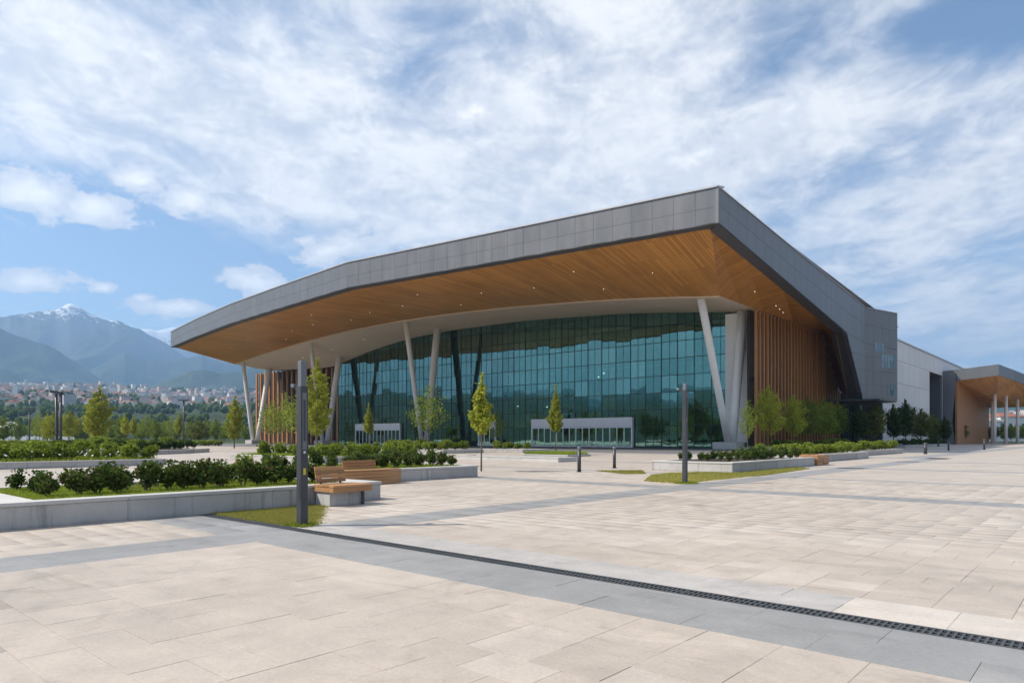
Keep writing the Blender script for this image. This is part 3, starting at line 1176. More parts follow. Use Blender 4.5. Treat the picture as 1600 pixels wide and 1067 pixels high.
# side soffit from the fascia to the fins
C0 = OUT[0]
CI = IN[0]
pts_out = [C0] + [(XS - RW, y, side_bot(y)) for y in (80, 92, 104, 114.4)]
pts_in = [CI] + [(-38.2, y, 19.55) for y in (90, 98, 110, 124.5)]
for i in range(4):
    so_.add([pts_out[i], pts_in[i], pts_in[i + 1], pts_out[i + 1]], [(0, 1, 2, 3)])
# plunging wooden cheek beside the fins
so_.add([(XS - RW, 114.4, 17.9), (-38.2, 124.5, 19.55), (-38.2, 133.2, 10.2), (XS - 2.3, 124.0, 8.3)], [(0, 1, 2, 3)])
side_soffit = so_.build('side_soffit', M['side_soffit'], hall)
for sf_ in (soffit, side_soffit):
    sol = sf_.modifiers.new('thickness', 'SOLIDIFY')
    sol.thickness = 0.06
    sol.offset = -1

# --- pale inner soffit between columns and glass
ws = MB()
xs_ = [-38.2, -41.5, -44] + [-46 - 3.0 * k for k in range(45)]
for a, b in zip(xs_[:-1], xs_[1:]):
    ia, ib = inner(a), inner(b)
    ws.add([ia, ib, (b, YG + 0.6, gtop(b)), (a, YG + 0.6, gtop(a))], [(0, 1, 2, 3)])
    ws.add([(ia[0], ia[1] - 0.02, ia[2] - 0.14), (ib[0], ib[1] - 0.02, ib[2] - 0.14), (ib[0], ib[1] - 0.02, ib[2] + 0.05), (ia[0], ia[1] - 0.02, ia[2] + 0.05)], [(0, 1, 2, 3)])
    ws.add([(ia[0], ia[1] - 0.02, ia[2] - 0.14), (ib[0], ib[1] - 0.02, ib[2] - 0.14), (ib[0], ib[1] + 0.5, ib[2] - 0.14), (ia[0], ia[1] + 0.5, ia[2] - 0.14)], [(0, 1, 2, 3)])
wsoff = ws.build('pale_soffit', M['soffit_white'], hall)

# --- roof skin (closed, keeps the light out)
rf = MB()
top, back = [], []
for i, a in enumerate(st):
    top.append((a[0] - (0.3 if i == 0 else 0), a[1] + 0.5, ZT - 0.05))
    back.append((a[0] - (0.3 if i == 0 else 0), 150.0, 23.0))
for i in range(len(st) - 1):
    rf.add([top[i], top[i + 1], back[i + 1], back[i]], [(0, 3, 2, 1)])
rf.add([top[-1], (-178, 75, ZB), (-178, 96, 20.6), (-178, 150, 20), back[-1]], [(0, 1, 2, 3, 4)])
rf.box(-188, -38.6, 134, 150, 0, 22.9)
rf.build('roof', M['zinc_cap'], hall)

# --- V columns
for (bx, f0, f1) in ((-41.5, 84.2, 98.4), (-106.4, 88.4, 97.6), (-141.7, 89.4, 98.0), (-174.5, 89.9, 98.2)):
    c = empty('column', (bx, 94, 0), 0, hall)
    zf = inner(bx)[2] - 0.02
    fr = (f1 - inner(bx)[1]) / (YG - inner(bx)[1])
    zb_ = zf + (gtop(bx) - zf) * fr - 0.02
    r0, r1 = 0.47, 0.52
    n_ = 20
    for (yt, zt_, yb, ra, rb) in ((f0 + 0.7, zf + 0.15, 93.3, r0, r1), (f1, zb_ + 0.1, 94.7, r0 * 1.3, r1 * 1.45)):
        mb = MB()
        pts = [(bx, yb + (yt - yb) * k / 4, 0.95 + (zt_ - 0.95) * k / 4) for k in range(5)]
        mb.tube(pts, [ra + (rb - ra) * k / 4 for k in range(5)], n_)
        mb.build('leg', M['white'], c, True)
    mb = MB()
    mb.box(bx - 1.75, bx + 1.75, 92.1, 95.9, 0, 1.0)
    mb.build('pedestal', M['coping'], c, False, 0.05)

# --- curtain wall
cw = empty('curtain_wall', (-95, YG, 0), 0, hall)
GX0, GX1 = -145.0, -44.2
NC = 35
cols = [GX0 + (GX1 - GX0) * k / NC for k in range(NC + 1)]
rowz = [0.12, 3.5, 6.2, 8.9, 11.6, 14.3, 17.0, 19.7, 22.4, 25.1]
ENT = [(-82.6, -60.8, 5.05), (-137.3, -120.7, 4.9), (-96.4, -91.7, 4.8)]      # entrances in the glass
for i in range(NC):
    xa, xb = cols[i], cols[i + 1]
    for j in range(len(rowz) - 1):
        z0, z1 = rowz[j], rowz[j + 1]
        za, zb_ = min(z1, gtop(xa)), min(z1, gtop(xb))
        if za < z0 + 0.15 and zb_ < z0 + 0.15:
            continue
        za, zb_ = max(za, z0 + 0.02), max(zb_, z0 + 0.02)
        mx, mz = (xa + xb) / 2, (z0 + z1) / 2
        mb = MB()
        mb.slab([(xa + 0.05 - mx, -0.02, z0 + 0.05 - mz), (xb - 0.05 - mx, -0.02, z0 + 0.05 - mz), (xb - 0.05 - mx, -0.02, zb_ - 0.03 - mz), (xa + 0.05 - mx, -0.02, za - 0.03 - mz)], (0, 0.03, 0))
        o = mb.build('pane', M['glass'], cw)
        o.location = (mx, YG, mz)
        o.rotation_euler = (random.gauss(0, R(0.22)), 0, random.gauss(0, R(0.3)))
for x in cols:
    mb = MB()
    mb.box(x - 0.05, x + 0.05, YG - 0.09, YG + 0.25, 0, gtop(x) - 0.02)
    mb.build('mullion', M['mullion'], cw)
for xa, xb in zip(cols[:-1], cols[1:]):
    x = (xa + xb) / 2
    mb = MB()
    mb.box(x - 0.022, x + 0.022, YG - 0.06, YG + 0.1, 0.1, gtop(x) - 0.05)
    mb.build('slim_mullion', M['mullion'], cw)
for z in rowz:
    seg = [x for x in cols if gtop(x) > z + 0.05]
    if len(seg) < 2:
        continue
    mb = MB()
    mb.box(min(seg), max(seg), YG - 0.07, YG + 0.2, z - 0.05, z + 0.05)
    mb.build('transom', M['mullion'], cw)

# --- entrances
for (x0, x1, zt_) in ENT:
    e = empty('entrance', ((x0 + x1) / 2, YG - 0.8, 0), 0, hall)
    mb = MB()
    mb.box(x0, x1, YG - 0.62, YG - 0.12, 3.55, zt_)
    mb.box(x0, x0 + 0.22, YG - 0.58, YG - 0.12, 0, 3.55)
    mb.box(x1 - 0.22, x1, YG - 0.58, YG - 0.12, 0, 3.55)
    mb.build('door_frame', M['alu'], e)
    nd = max(3, round((x1 - x0 - 0.44) / 1.38))
    wdt = (x1 - x0 - 0.44) / nd
    for k in range(nd):
        a, b = x0 + 0.22 + k * wdt + 0.015, x0 + 0.22 + (k + 1) * wdt - 0.015
        dr_ = MB()
        yy = YG - 0.5
        dr_.box(a, a + 0.09, yy, yy + 0.07, 0.03, 3.53)
        dr_.box(b - 0.09, b, yy, yy + 0.07, 0.03, 3.53)
        dr_.box(a + 0.09, b - 0.09, yy, yy + 0.07, 3.31, 3.53)
        dr_.box(a + 0.09, b - 0.09, yy, yy + 0.07, 0.03, 0.2)
        dr_.box(a + 0.09, b - 0.09, yy + 0.02, yy + 0.04, 0.2, 3.31, 1)
        dr_.box(a + 0.12, a + 0.15, yy - 0.07, yy - 0.04, 0.8, 1.7)
        dr_.build('door', [M['alu'], M['glass']], e)

# --- white wall pier, window strip, fins on the side
pr_ = MB()
pr_.box(-44.15, -40.4, 98.3, 101.0, 0, 19.95)
pr_.build('pier', M['white'], hall, False, 0.04)
stp = MB()
stp.box(-40.38, -38.5, 99.6, 99.9, 0, 19.5)
strip = stp.build('window_strip', M['winglass'], hall)
for z in (2.4, 4.8, 7.2, 9.6, 12.0, 14.4, 16.8):
    mb = MB()
    mb.box(-40.4, -38.45, 99.5, 99.62, z - 0.06, z + 0.06)
    mb.build('transom', M['slat_back'], strip)
bk = MB()
bk.slab([(-39.0, 94.9, 0), (-39.0, 134.0, 0), (-39.0, 134.0, 9.8), (-39.0, 124.5, 19.5), (-39.0, 94.9, 19.5)], (-0.4, 0, 0))
finw = bk.build('fin_screen', M['slat_back'], hall)
y = 95.0
while y < 133.8:
    zt_ = 19.52 if y < 124.3 else 19.52 - (y - 124.3) * 1.075
    mb = MB()
    mb.box(-38.30, -38.02, y - 0.2, y + 0.2, 0.15, zt_)
    mb.build('fin', M['slat'], finw)
    y += 1.36
for z in (5.0, 10.0):
    mb = MB()
    mb.box(-38.97, -38.32, 95.2, 133 if z < 8 else 132, z - 0.08, z + 0.08)
    mb.build('fin_rail', M['slat_back'], finw)
bk = MB()
bk.box(-188, -146, 102.5, 103, 0, 20)
finl = bk.build('fin_screen', M['slat_back'], hall)
for k in range(18):
    x = -187.5 + k * 2.35
    mb = MB()
    mb.box(x - 0.34, x + 0.34, 101.4, 101.75, 0.1, gtop(x) - 0.05)
    mb.build('fin', M['slat'], finl)

# --- ground floor behind the big wall: dark glazed lobby
lb = MB()
lb.box(-38.6, -37.9, 134.0, 146.0, 0, 9.8)
lobby = lb.build('lobby_glazing', M['darkglass'], hall)
for k in range(8):
    mb = MB()
    yy = 134.3 + k * 1.62
    mb.box(-37.9, -37.75, yy - 0.06, yy + 0.06, 0, 7.7)
    mb.build('mullion', M['mullion'], lobby)
lp = MB()
lp.box(-37.8, -36.6, 140.6, 141.8, 0, 7.74)
lp.build('lobby_pier', M['zinc_dark'], hall)

# --- interior seen through the glass
it = MB()
it.box(-145, -44.5, YG + 0.4, 133, -0.004, 0.05)
it.box(-145, -44.5, 132.5, 133, 0.05, 24)
it.box(-145.6, -145, YG + 0.3, 133, 0, 24)
it.box(-44.4, -43.9, YG + 1.2, 133, 0, 20.4)
it.build('interior_shell', M['interior'], hall)
it = MB()
it.box(-144.9, -44.6, 116, 132.4, 8.8, 9.6)
it.box(-144.9, -44.6, 120, 132.4, 15.2, 16.0)
gallery = it.build('gallery', M['interior_pale'], hall)
for k in range(12):
    mb = MB()
    x = -140 + k * 8.3
    zt_ = gtop(x) + 1.2
    mb.tube([(x, 107, 0.05), (x, 107, zt_)], [0.55, 0.55], 12)
    mb.build('interior_column', M['interior_pale'], hall, True)

# --- lamps under the galleries
lm = MB()
lm.tube([(0, 0, 0), (0, 0, 0.12)], [0.13, 0.13], 8)
lmesh = lm.mesh('ceiling_lamp', M['lamp_in'])
random.seed(9)
for k in range(26):
    up = random.random() < 0.5
    inst('ceiling_lamp', lmesh, (random.uniform(-142, -47), random.uniform(121, 129) if up else random.uniform(117, 128), 15.07 if up else 8.67), 0, (1, 1, 1), gallery)

# --- downlights set into the soffits
dm = MB()
dm.tube([(0, 0, 0), (0, 0, 0.10)], [0.05, 0.05], 10)
dmesh = dm.mesh('downlight', M['downlight'])
random.seed(21)
for i in range(5, len(st) - 3, 4):
    for f in ((0.30, 0.72) if i % 3 == 0 else (0.55,)):
        f = f + random.uniform(-0.06, 0.06)
        k = int(f * KS)
        p, q_ = OUT[i], IN[i]
        inst('downlight', dmesh, tuple(p[c] + (q_[c] - p[c]) * f - (0.06 if c == 2 else 0) for c in range(3)), 0, (1, 1, 1), soffit)
for (y, f) in ((96, 0.5), (98, 0.55), (100, 0.6), (88, 0.45)):
    zf = side_bot(y) + (19.55 - side_bot(y)) * f
    inst('downlight', dmesh, (XS - RW - (38.2 + XS - RW) * f, y, zf - 0.2), 0, (1, 1, 1), soffit)
for k in range(9):
    x = -52 - k * 12.5
    ii = inner(x)
    inst('downlight', dmesh, (x, (ii[1] + YG) / 2, (ii[2] + gtop(x)) / 2 - 0.03), 0, (1, 1, 1), wsoff)

# ================================================================== PALE WING AND FAR PAVILION
wing = empty('exhibition_wing', (-34, 190, 0))
tag(wing, 'pale panelled side wing behind the grey hall, with a low roofline', 'building')
wb = MB()
wb.box(-60, -34.15, 146, 188.9, 0, 21.4)
wb.box(-60, -34.15, 188.9, 203, 17.4, 21.4)
wb.box(-60, -37.0, 188.9, 203, 0, 17.4)
wb.box(-60, -34.15, 203, 262, 0, 21.4)
wbody = wb.build('wall', M['zinc_dark'], wing)
yy = 146.0
while yy < 261:
    for (z0, z1) in ((0.05, 4.0), (4.0, 8.3), (8.3, 12.8), (12.8, 17.4), (17.4, 21.4)):
        y1 = min(yy + 5.37, 262)
        if 188 < yy < 202.8 and z0 < 17.3:
            continue
        mb = MB()
        mb.box(-34.15, -34.0, yy + 0.03, y1 - 0.03, z0 + 0.03, z1 - 0.03)
        mb.build('panel', M['wing_white'], wbody)
    yy += 5.37
gz = MB()
gz.box(-37.0, -36.8, 189, 203, 0.2, 17.3)
gzo = gz.build('glazing', M['darkglass'], wing)
for k in range(6):
    mb = MB()
    mb.box(-36.8, -36.65, 189.6 + k * 2.5, 189.75 + k * 2.5, 0, 17.3)
    mb.build('mullion', M['alu'], gzo)
for z in (5.8, 11.6):
    mb = MB()
    mb.box(-36.8, -36.6, 189, 203, z, z + 0.25)
    mb.build('transom', M['alu'], gzo)
rc = MB()
rc.box(-60.2, -33.8, 145.9, 262, 21.41, 21.7)
rc.build('roof_capping', M['zinc_cap'], wing)

pav = empty('canopy_pavilion', (-28, 215, 0))
tag(pav, 'smaller far pavilion with grey folded canopy and timber underside', 'building')
mb = MB()
mb.slab([(-33.9, 205, 0), (-31.4, 205, 0), (-31.9, 205, 6), (-30.9, 205, 18.8), (-33.9, 205, 18.6)], (0, 40, 0))
mb.build('pier', M['zinc'], pav)
fr_ = [(-30.9, 205.0, 18.8, 16.0), (-22.3, 205.6, 19.6, 16.9), (-20.8, 222, 19.3, 16.6), (-16.0, 250, 17.4, 14.6)]
mb = MB()
for a, b in zip(fr_[:-1], fr_[1:]):
    mb.slab([(a[0], a[1], a[3]), (b[0], b[1], b[3]), (b[0], b[1], b[2]), (a[0], a[1], a[2])], (-0.5, 0.5, 0))
mb.build('fascia', M['zinc'], pav)
mb = MB()
mb.add([(p[0], p[1] + 0.1, p[2] - 0.02) for p in fr_] + [(-31, 250, 19.0)], [(0, 1, 2, 3, 4)])
mb.build('roof', M['zinc_cap'], pav)
mb = MB()
mb.add([(-30.9, 205.3, 16.0), (-22.5, 206, 16.9), (-21.0, 222, 16.6), (-16.2, 250, 14.6), (-22, 262, 11.0), (-30.8, 262, 11.0), (-26, 236, 12.2)],
       [(0, 1, 6), (1, 2, 6), (2, 3, 6), (3, 4, 6), (4, 5, 6), (5, 0, 6)])
mb.build('timber_soffit', M['soffit'], pav)
mb = MB()
mb.box(-31.3, -30.85, 205.4, 262, 0, 15.9)
mb.build('timber_wall', M['slat'], pav)
for (x, y) in ((-25.6, 228), (-23.9, 236), (-22.2, 246), (-19.0, 244), (-27.5, 240)):
    mb = MB()
    mb.tube([(x, y, 0), (x, y, 14.0)], [0.4, 0.4], 12)
    mb.build('column', M['white'], pav, True)


# ================================================================== PLANTERS
def planter(name, label, poly, h=0.47, th=0.38, blocks=2.9, bed=None, mat_w='concrete', soil='soil', cat='planter'):
    """low wall round a bed; poly counter-clockwise; built of separate wall blocks with coping stones"""
    cx_ = sum(p[0] for p in poly) / len(poly)
    cy_ = sum(p[1] for p in poly) / len(poly)
    t = empty(name, (cx_, cy_, 0))
    tag(t, label, cat)
    n_ = len(poly)
    P = [Vector(p) for p in poly]
    ins, insc, outc = [], [], []
    for i in range(n_):
        e0 = (P[i] - P[i - 1]).normalized()
        e1 = (P[(i + 1) % n_] - P[i]).normalized()
        n0, n1 = Vector((-e0.y, e0.x)), Vector((-e1.y, e1.x))
        bis = (n0 + n1) / (1 + n0.dot(n1))
        ins.append(P[i] + bis * th)
        insc.append(P[i] + bis * (th + 0.02))
        outc.append(P[i] - bis * 0.025)
    for i in range(n_):
        j = (i + 1) % n_
        L_ = (P[j] - P[i]).length
        k_ = max(1, round(L_ / blocks))
        for k in range(k_):
            f0, f1 = k / k_, (k + 1) / k_
            e = 0.004 / L_
            g0 = f0 + (e if k else 0)
            g1 = f1 - (e if k < k_ - 1 else 0)
            lp_ = lambda a, b, f: a + (b - a) * f
            mb = MB()
            a, b = lp_(P[i], P[j], g0), lp_(P[i], P[j], g1)
            c, d_ = lp_(ins[i], ins[j], g1), lp_(ins[i], ins[j], g0)
            mb.slab([(a.x, a.y, -0.01), (b.x, b.y, -0.01), (c.x, c.y, -0.01), (d_.x, d_.y, -0.01)], (0, 0, h - 0.075 + 0.01))
            mb.build('wall_block', M[mat_w], t, False, 0.006 if h > 0.3 else 0)
            mb = MB()
            a, b = lp_(outc[i], outc[j], g0), lp_(outc[i], outc[j], g1)
            c, d_ = lp_(insc[i], insc[j], g1), lp_(insc[i], insc[j], g0)
            mb.slab([(a.x, a.y, h - 0.072), (b.x, b.y, h - 0.072), (c.x, c.y, h - 0.072), (d_.x, d_.y, h - 0.072)], (0, 0, 0.072))
            mb.build('coping', M['coping'], t, False, 0.01 if h > 0.3 else 0)
    mb = MB()
    mb.slab([(p.x, p.y, 0.0) for p in ins], (0, 0, h - 0.06))
    mb.build('soil_bed', M[soil], t)
    return t


def rect(x0, x1, y0, y1):
    return [(x0, y0), (x1, y0), (x1, y1), (x0, y1)]


pA = planter('planter', 'long low concrete planter in the left foreground filled with shrubs', rect(-19.5, -14.5, -4.0, 11.3))
mb = MB()
mb.box(-19.1, -14.9, -3.6, 3.75, 0.40, 0.462)
mb.build('end_slab', M['coping'], pA)
mb = MB()
mb.box(-19.1, -14.9, 10.55, 10.9, 0.40, 0.462)
mb.build('end_slab', M['coping'], pA)
pB = planter('planter', 'second concrete planter with timber bench face, left of the slender tree', rect(-26.0, -19.9, 12.9, 20.5))
pC = planter('planter', 'low concrete planter with angled corner in front of the right white columns', rect(-17.6, -13.4, 30.6, 42.0))
pC2 = planter('planter', 'low concrete planter beyond the timber seat on the right', rect(-19.4, -15.0, 44.4, 60.0), 0.5)
pC3 = planter('planter', 'stepped pale planter kerb farther along the right side of the hall', rect(-22.5, -17.2, 62.0, 82.0), 0.45)
pC4 = planter('planter', 'planting strip with trees at the foot of the timber fins', rect(-36.6, -31.6, 85.0, 130.0), 0.4)
pC5 = planter('planter', 'distant low hedge planter below the overhanging grey wall', rect(-32.0, -26.5, 128.0, 168.0), 0.4)
pD = planter('planter', 'low planter with yellow-green bushes behind the second bench', rect(-49, -38, 24.5, 34.0), 0.4)
pE = planter('planter', 'low planter with a hedge before the middle white columns', rect(-66, -52, 48.5, 54.5), 0.35)
pF = planter('planter', 'small planter with round bushes in front of the glass wall', rect(-55, -49, 57.5, 62.0), 0.35)
pH = planter('planter', 'far left planter with white flowers and bright green bushes', rect(-57, -43, 8.5, 17.5), 0.35)
pI = planter('planter', 'low curving planter with dark hedges in the left garden', [(-66, 21), (-68.5, 26), (-72.5, 31.5), (-78, 36.5), (-95, 37), (-90, 20)][::1] if False else
             [(-90, 20), (-66, 21), (-68.5, 26), (-72.5, 31.5), (-78, 36.5), (-95, 37)], 0.42)
pJ = planter('planter', 'rounded low planter kerb at the left edge of the garden', [(-76, 7), (-64, 7.5), (-61.5, 10.5), (-62.5, 14), (-66, 16.5), (-76, 17)], 0.42)
pG = planter('tree_pit', 'small grassy tree pit before the main doors', rect(-40.4, -35.2, 47.2, 50.6), 0.16, 0.15, 6, None, 'concrete', 'turf', 'tree pit')
pK = planter('planter', 'pale low wall and bed in the middle distance left of the bollards', rect(-37.6, -28.0, 36.5, 38.6), 0.3, 0.3, 3.2, None, 'coping')


# ------------------------------------------------------------------ leaves
def leaf_cloud(centres, size, up=0.3, stretch=1.6, jitter=0.35, rng=RNG):
    c = np.asarray(centres, dtype=float)
    n_ = len(c)
    nrm = rng.normal(size=(n_, 3))
    nrm[:, 2] += up
    nrm /= np.linalg.norm(nrm, axis=1)[:, None]
    t = rng.normal(size=(n_, 3))
    t -= nrm * np.sum(t * nrm, 1)[:, None]
    t /= np.linalg.norm(t, axis=1)[:, None]
    b = np.cross(nrm, t)
    s = size * (1 + rng.uniform(-jitter, jitter, n_))[:, None]
    v = np.stack([c - t * s * stretch * 0.5, c + b * s * 0.5 - t * s * 0.1, c + t * s * stretch * 0.5, c - b * s * 0.5 - t * s * 0.1], 1)
    f = np.arange(n_ * 4).reshape(n_, 4)
    return v.reshape(-1, 3), f


def shrub_mesh(seed, w, h, nl, size, m, lumps=7):
    rng = np.random.default_rng(seed)
    cs = []
    lc = [(rng.uniform(-0.28, 0.28) * w, rng.uniform(-0.28, 0.28) * w, h * rng.uniform(0.42, 0.78), rng.uniform(0.2, 0.34) * w) for _ in range(lumps)]
    lc.append((0, 0, h * 0.55, 0.36 * w))
    for i in range(nl):
        x, y, z, r_ = lc[rng.integers(len(lc))]
        dv = rng.normal(size=3)
        dv /= np.linalg.norm(dv)
        rad = r_ * rng.uniform(0.55, 1.08)
        p = np.array([x, y, z]) + dv * rad * np.array([1, 1, 1.05])
        if p[2] < h * 0.2:
            p[2] = h * rng.uniform(0.22, 0.45)
        cs.append(p)
    for i in range(nl // 16):          # loose shoots
        a = rng.uniform(0, 6.28)
        rr_ = rng.uniform(0, 0.4) * w
        cs.append(np.array([math.cos(a) * rr_, math.sin(a) * rr_, h * rng.uniform(0.9, 1.12)]))
    v, f = leaf_cloud(cs, size, 0.5, 1.7, 0.4, rng)
    return np_mesh('foliage', v, f, M[m])


def shrub_stem(seed, h):
    rnd = random.Random(seed)
    mb = MB()
    for k in range(4):
        a = k * 1.57 + rnd.uniform(-0.4, 0.4)
        mb.tube([(math.cos(a) * 0.03, math.sin(a) * 0.03, -0.05), (math.cos(a) * 0.07, math.sin(a) * 0.07, h * 0.25), (math.cos(a) * 0.15, math.sin(a) * 0.15, h * 0.6)], [0.016, 0.013, 0.006], 5)
    return mb.mesh('stem', M['bark'])


SHR = [shrub_mesh(100 + i, 0.52 + 0.03 * i, 0.62, 520 + 60 * i, 0.06, 'leaf_shrub', 5 + i % 3) for i in range(6)]
SHR_D = [shrub_mesh(120 + i, 0.62, 0.66, 560, 0.066, 'leaf_dark') for i in range(3)]
SHR_B = [shrub_mesh(140 + i, 0.9, 0.7, 700, 0.09, 'leaf_shrub2') for i in range(4)]
SHR_M = [shrub_mesh(160 + i, 0.9, 0.75, 700, 0.09, 'leaf_mid') for i in range(3)]
STEM = [shrub_stem(i, 0.6) for i in range(3)]


def shrub(loc, me, s, label, group, sx=1.0):
    o = inst('shrub', me, loc, random.uniform(0, 6.28), (s * sx, s * sx, s))
    tag(o, label, 'shrub', group)
    st_ = inst('stem', STEM[random.randrange(3)], (0, 0, 0), 0, (1, 1, 1), o, True)
    return o


def row(p0, p1, n_, meshes, s, z, desc, group, jit=0.08, sx=1.0, side='from the left'):
    for k in range(n_):
        f = k / max(1, n_ - 1)
        x = p0[0] + (p1[0] - p0[0]) * f + random.uniform(-jit, jit)
        y_ = p0[1] + (p1[1] - p0[1]) * f + random.uniform(-jit, jit)
        shrub((x, y_, z), random.choice(meshes), s * random.uniform(0.74, 1.2), f'{ORD[k]} shrub {side} in {desc}', group, sx)


random.seed(31)
ZA = 0.41
row((-15.75, 4.25), (-15.75, 10.2), 15, SHR, 0.92, ZA, 'the front row of the near planter', 'front row of the near planter')
row((-17.0, 4.3), (-17.0, 10.3), 11, SHR + SHR_D, 0.78, ZA, 'the middle row of the near planter', 'middle row of the near planter', 0.15)
row((-18.4, 4.2), (-18.4, 10.4), 10, SHR_D + SHR_M[:1], 0.72, ZA, 'the back row of the near planter', 'back row of the near planter', 0.15)
row((-20.95, 14.2), (-20.95, 20.0), 11, SHR, 0.92, ZA, 'the front row of the planter with the timber face', 'front row of the second planter')
row((-22.4, 13.6), (-22.4, 20.0), 9, SHR_D, 0.9, ZA, 'the middle row of the planter with the timber face', 'middle row of the second planter', 0.15)
row((-24.6, 13.6), (-24.6, 20.0), 7, SHR_D + SHR, 0.85, ZA, 'the back row of the planter with the timber face', 'back row of the second planter', 0.2)
row((-17.1, 32.5), (-14.3, 32.2), 6, SHR, 0.8, ZA, 'the front of the right-hand planter', 'front of the right planter', 0.15)
row((-14.1, 33.0), (-14.1, 41.2), 13, SHR + SHR_D, 0.78, ZA, 'the open side of the right-hand planter', 'side of the right planter', 0.1)
row((-16.4, 34.0), (-16.4, 41.2), 10, SHR_D, 0.8, ZA, 'the back of the right-hand planter', 'back of the right planter', 0.2)
row((-15.8, 45.2), (-15.8, 59.2), 16, SHR_M, 0.8, 0.43, 'the planter beyond the timber seat', 'planter beyond the seat', 0.12)
row((-17.8, 45.2), (-17.8, 59.2), 14, SHR_M, 0.85, 0.43, 'the rear of the planter beyond the timber seat', 'rear of the planter beyond the seat', 0.2)
row((-18.2, 63), (-18.2, 81), 15, SHR_M, 1.0, 0.38, 'the stepped pale planter', 'stepped planter', 0.2, 1.2)
row((-32.4, 86), (-32.4, 129), 26, SHR_M + SHR_D, 1.2, 0.33, 'the strip before the timber fins', 'strip before the fins', 0.3, 1.5)
row((-27.4, 129), (-27.4, 167), 20, SHR_D, 1.4, 0.33, 'the distant planter under the grey wall', 'distant right planter', 0.3, 1.5)
row((-39, 25.6), (-39, 33.2), 8, SHR_B, 1.0, 0.33, 'the yellow-green planter behind the bench', 'yellow-green planter', 0.2)
row((-42, 25.6), (-42, 33.2), 8, SHR_B, 1.05, 0.33, 'the middle of the yellow-green planter', 'middle of the yellow-green planter', 0.3)
row((-46, 25.6), (-46, 33.2), 8, SHR_B + SHR_M, 1.1, 0.33, 'the back of the yellow-green planter', 'back of the yellow-green planter', 0.3)
row((-64.5, 50), (-53.2, 50), 12, SHR_M, 1.2, 0.28, 'the hedge before the middle columns', 'hedge before the middle columns', 0.2, 1.15)
row((-64.5, 52), (-53.2, 52.4), 10, SHR_B, 1.3, 0.28, 'the rear hedge before the middle columns', 'rear hedge before the middle columns', 0.25, 1.15)
row((-54.2, 59), (-49.8, 59), 5, SHR_B, 1.3, 0.28, 'the small planter before the glass wall', 'small planter before the glass', 0.2)
row((-45, 9.6), (-44.4, 16.8), 9, SHR_B, 1.1, 0.28, 'the flower planter at far left', 'flower planter', 0.3)
row((-48, 9.6), (-48, 16.8), 8, SHR_B, 1.2, 0.28, 'the middle of the flower planter at far left', 'middle of the flower planter', 0.3)
row((-52, 9.6), (-52, 16.8), 7, SHR_B + SHR_M, 1.3, 0.28, 'the back of the flower planter at far left', 'back of the flower planter', 0.3)
row((-68.5, 22.5), (-79, 35), 16, SHR_D, 1.3, 0.35, 'the curving planter hedge', 'curving planter hedge', 0.2, 1.3)
row((-73, 22.5), (-84, 35), 14, SHR_M, 1.4, 0.35, 'the middle of the curving planter', 'middle of the curving planter', 0.4, 1.3)
row((-80, 22.5), (-90, 34), 11, SHR_D, 1.5, 0.35, 'the back of the curving planter', 'back of the curving planter', 0.4, 1.4)
row((-63.5, 9), (-64.5, 15), 6, SHR_D, 1.0, 0.35, 'the rounded kerb planter at left', 'rounded kerb planter', 0.2, 1.2)

# ------------------------------------------------------------------ grass and flowers (nobody could count them)
def blades(name, regions, n_, hgt, m, z, label, cat, wd=0.012, hole=None):
    rng = np.random.default_rng(len(name) + n_)
    ar = [abs((r_[1] - r_[0]) * (r_[3] - r_[2])) for r_ in regions]
    pts = []
    for r_, a in zip(regions, ar):
        k = int(n_ * a / sum(ar))
        p = np.stack([rng.uniform(r_[0], r_[1], k), rng.uniform(r_[2], r_[3], k)], 1)
        if hole:
            p = p[hole(p[:, 0], p[:, 1], rng)]
        pts.append(p)
    p = np.concatenate(pts)
    k = len(p)
    a = rng.uniform(0, 6.283, k)
    h_ = hgt * rng.uniform(0.5, 1.25, k)
    w_ = wd * rng.uniform(0.7, 1.4, k)
    lean = rng.normal(size=(k, 2)) * hgt * 0.45
    base = np.stack([p[:, 0], p[:, 1], np.full(k, z)], 1)
    dv = np.stack([np.cos(a) * w_, np.sin(a) * w_, np.zeros(k)], 1)
    tip = base + np.stack([lean[:, 0], lean[:, 1], h_], 1)
    v = np.stack([base - dv, base + dv, tip], 1).reshape(-1, 3)
    o = inst(name, np_mesh(name, v, np.arange(k * 3).reshape(k, 3), M[m], 3))
    tag(o, label, cat, None, 'stuff')
    return o


blades('planter_grass', [(-19.0, -14.95, 3.8, 10.5)], 60000, 0.085, 'grass', 0.405, 'bright green grass between the shrubs of the near planter', 'grass', 0.011,
       lambda x, y_, g_: fbm(x * 1.6, y_ * 1.6, 3, 4) + g_.normal(size=len(x)) * 0.08 > 0.42)
blades('planter_grass', [(-25.6, -20.3, 13.3, 20.1)], 26000, 0.10, 'grass', 0.405, 'bright green grass under the hedge of the planter with the timber face', 'grass', 0.016)
blades('planter_grass', [(-56.6, -43.4, 8.9, 17.1)], 16000, 0.25, 'grass', 0.285, 'tall grass in the flower planter at far left', 'grass', 0.03)
blades('planter_grass', [(-48.6, -38.4, 24.9, 33.6)], 12000, 0.2, 'grass', 0.335, 'grass in the yellow-green planter behind the bench', 'grass', 0.03)
gp0 = MB()
gp0.add([(-14.44, 6.76, -0.004), (-11.24, 6.76, -0.004), (-11.24, 7.25, -0.004), (-12.6, 8.3, -0.004), (-14.44, 9.7, -0.004)], [(0, 1, 2, 3, 4)])
tag(gp0.build('lawn', M['turf']), None, None, None, 'structure')
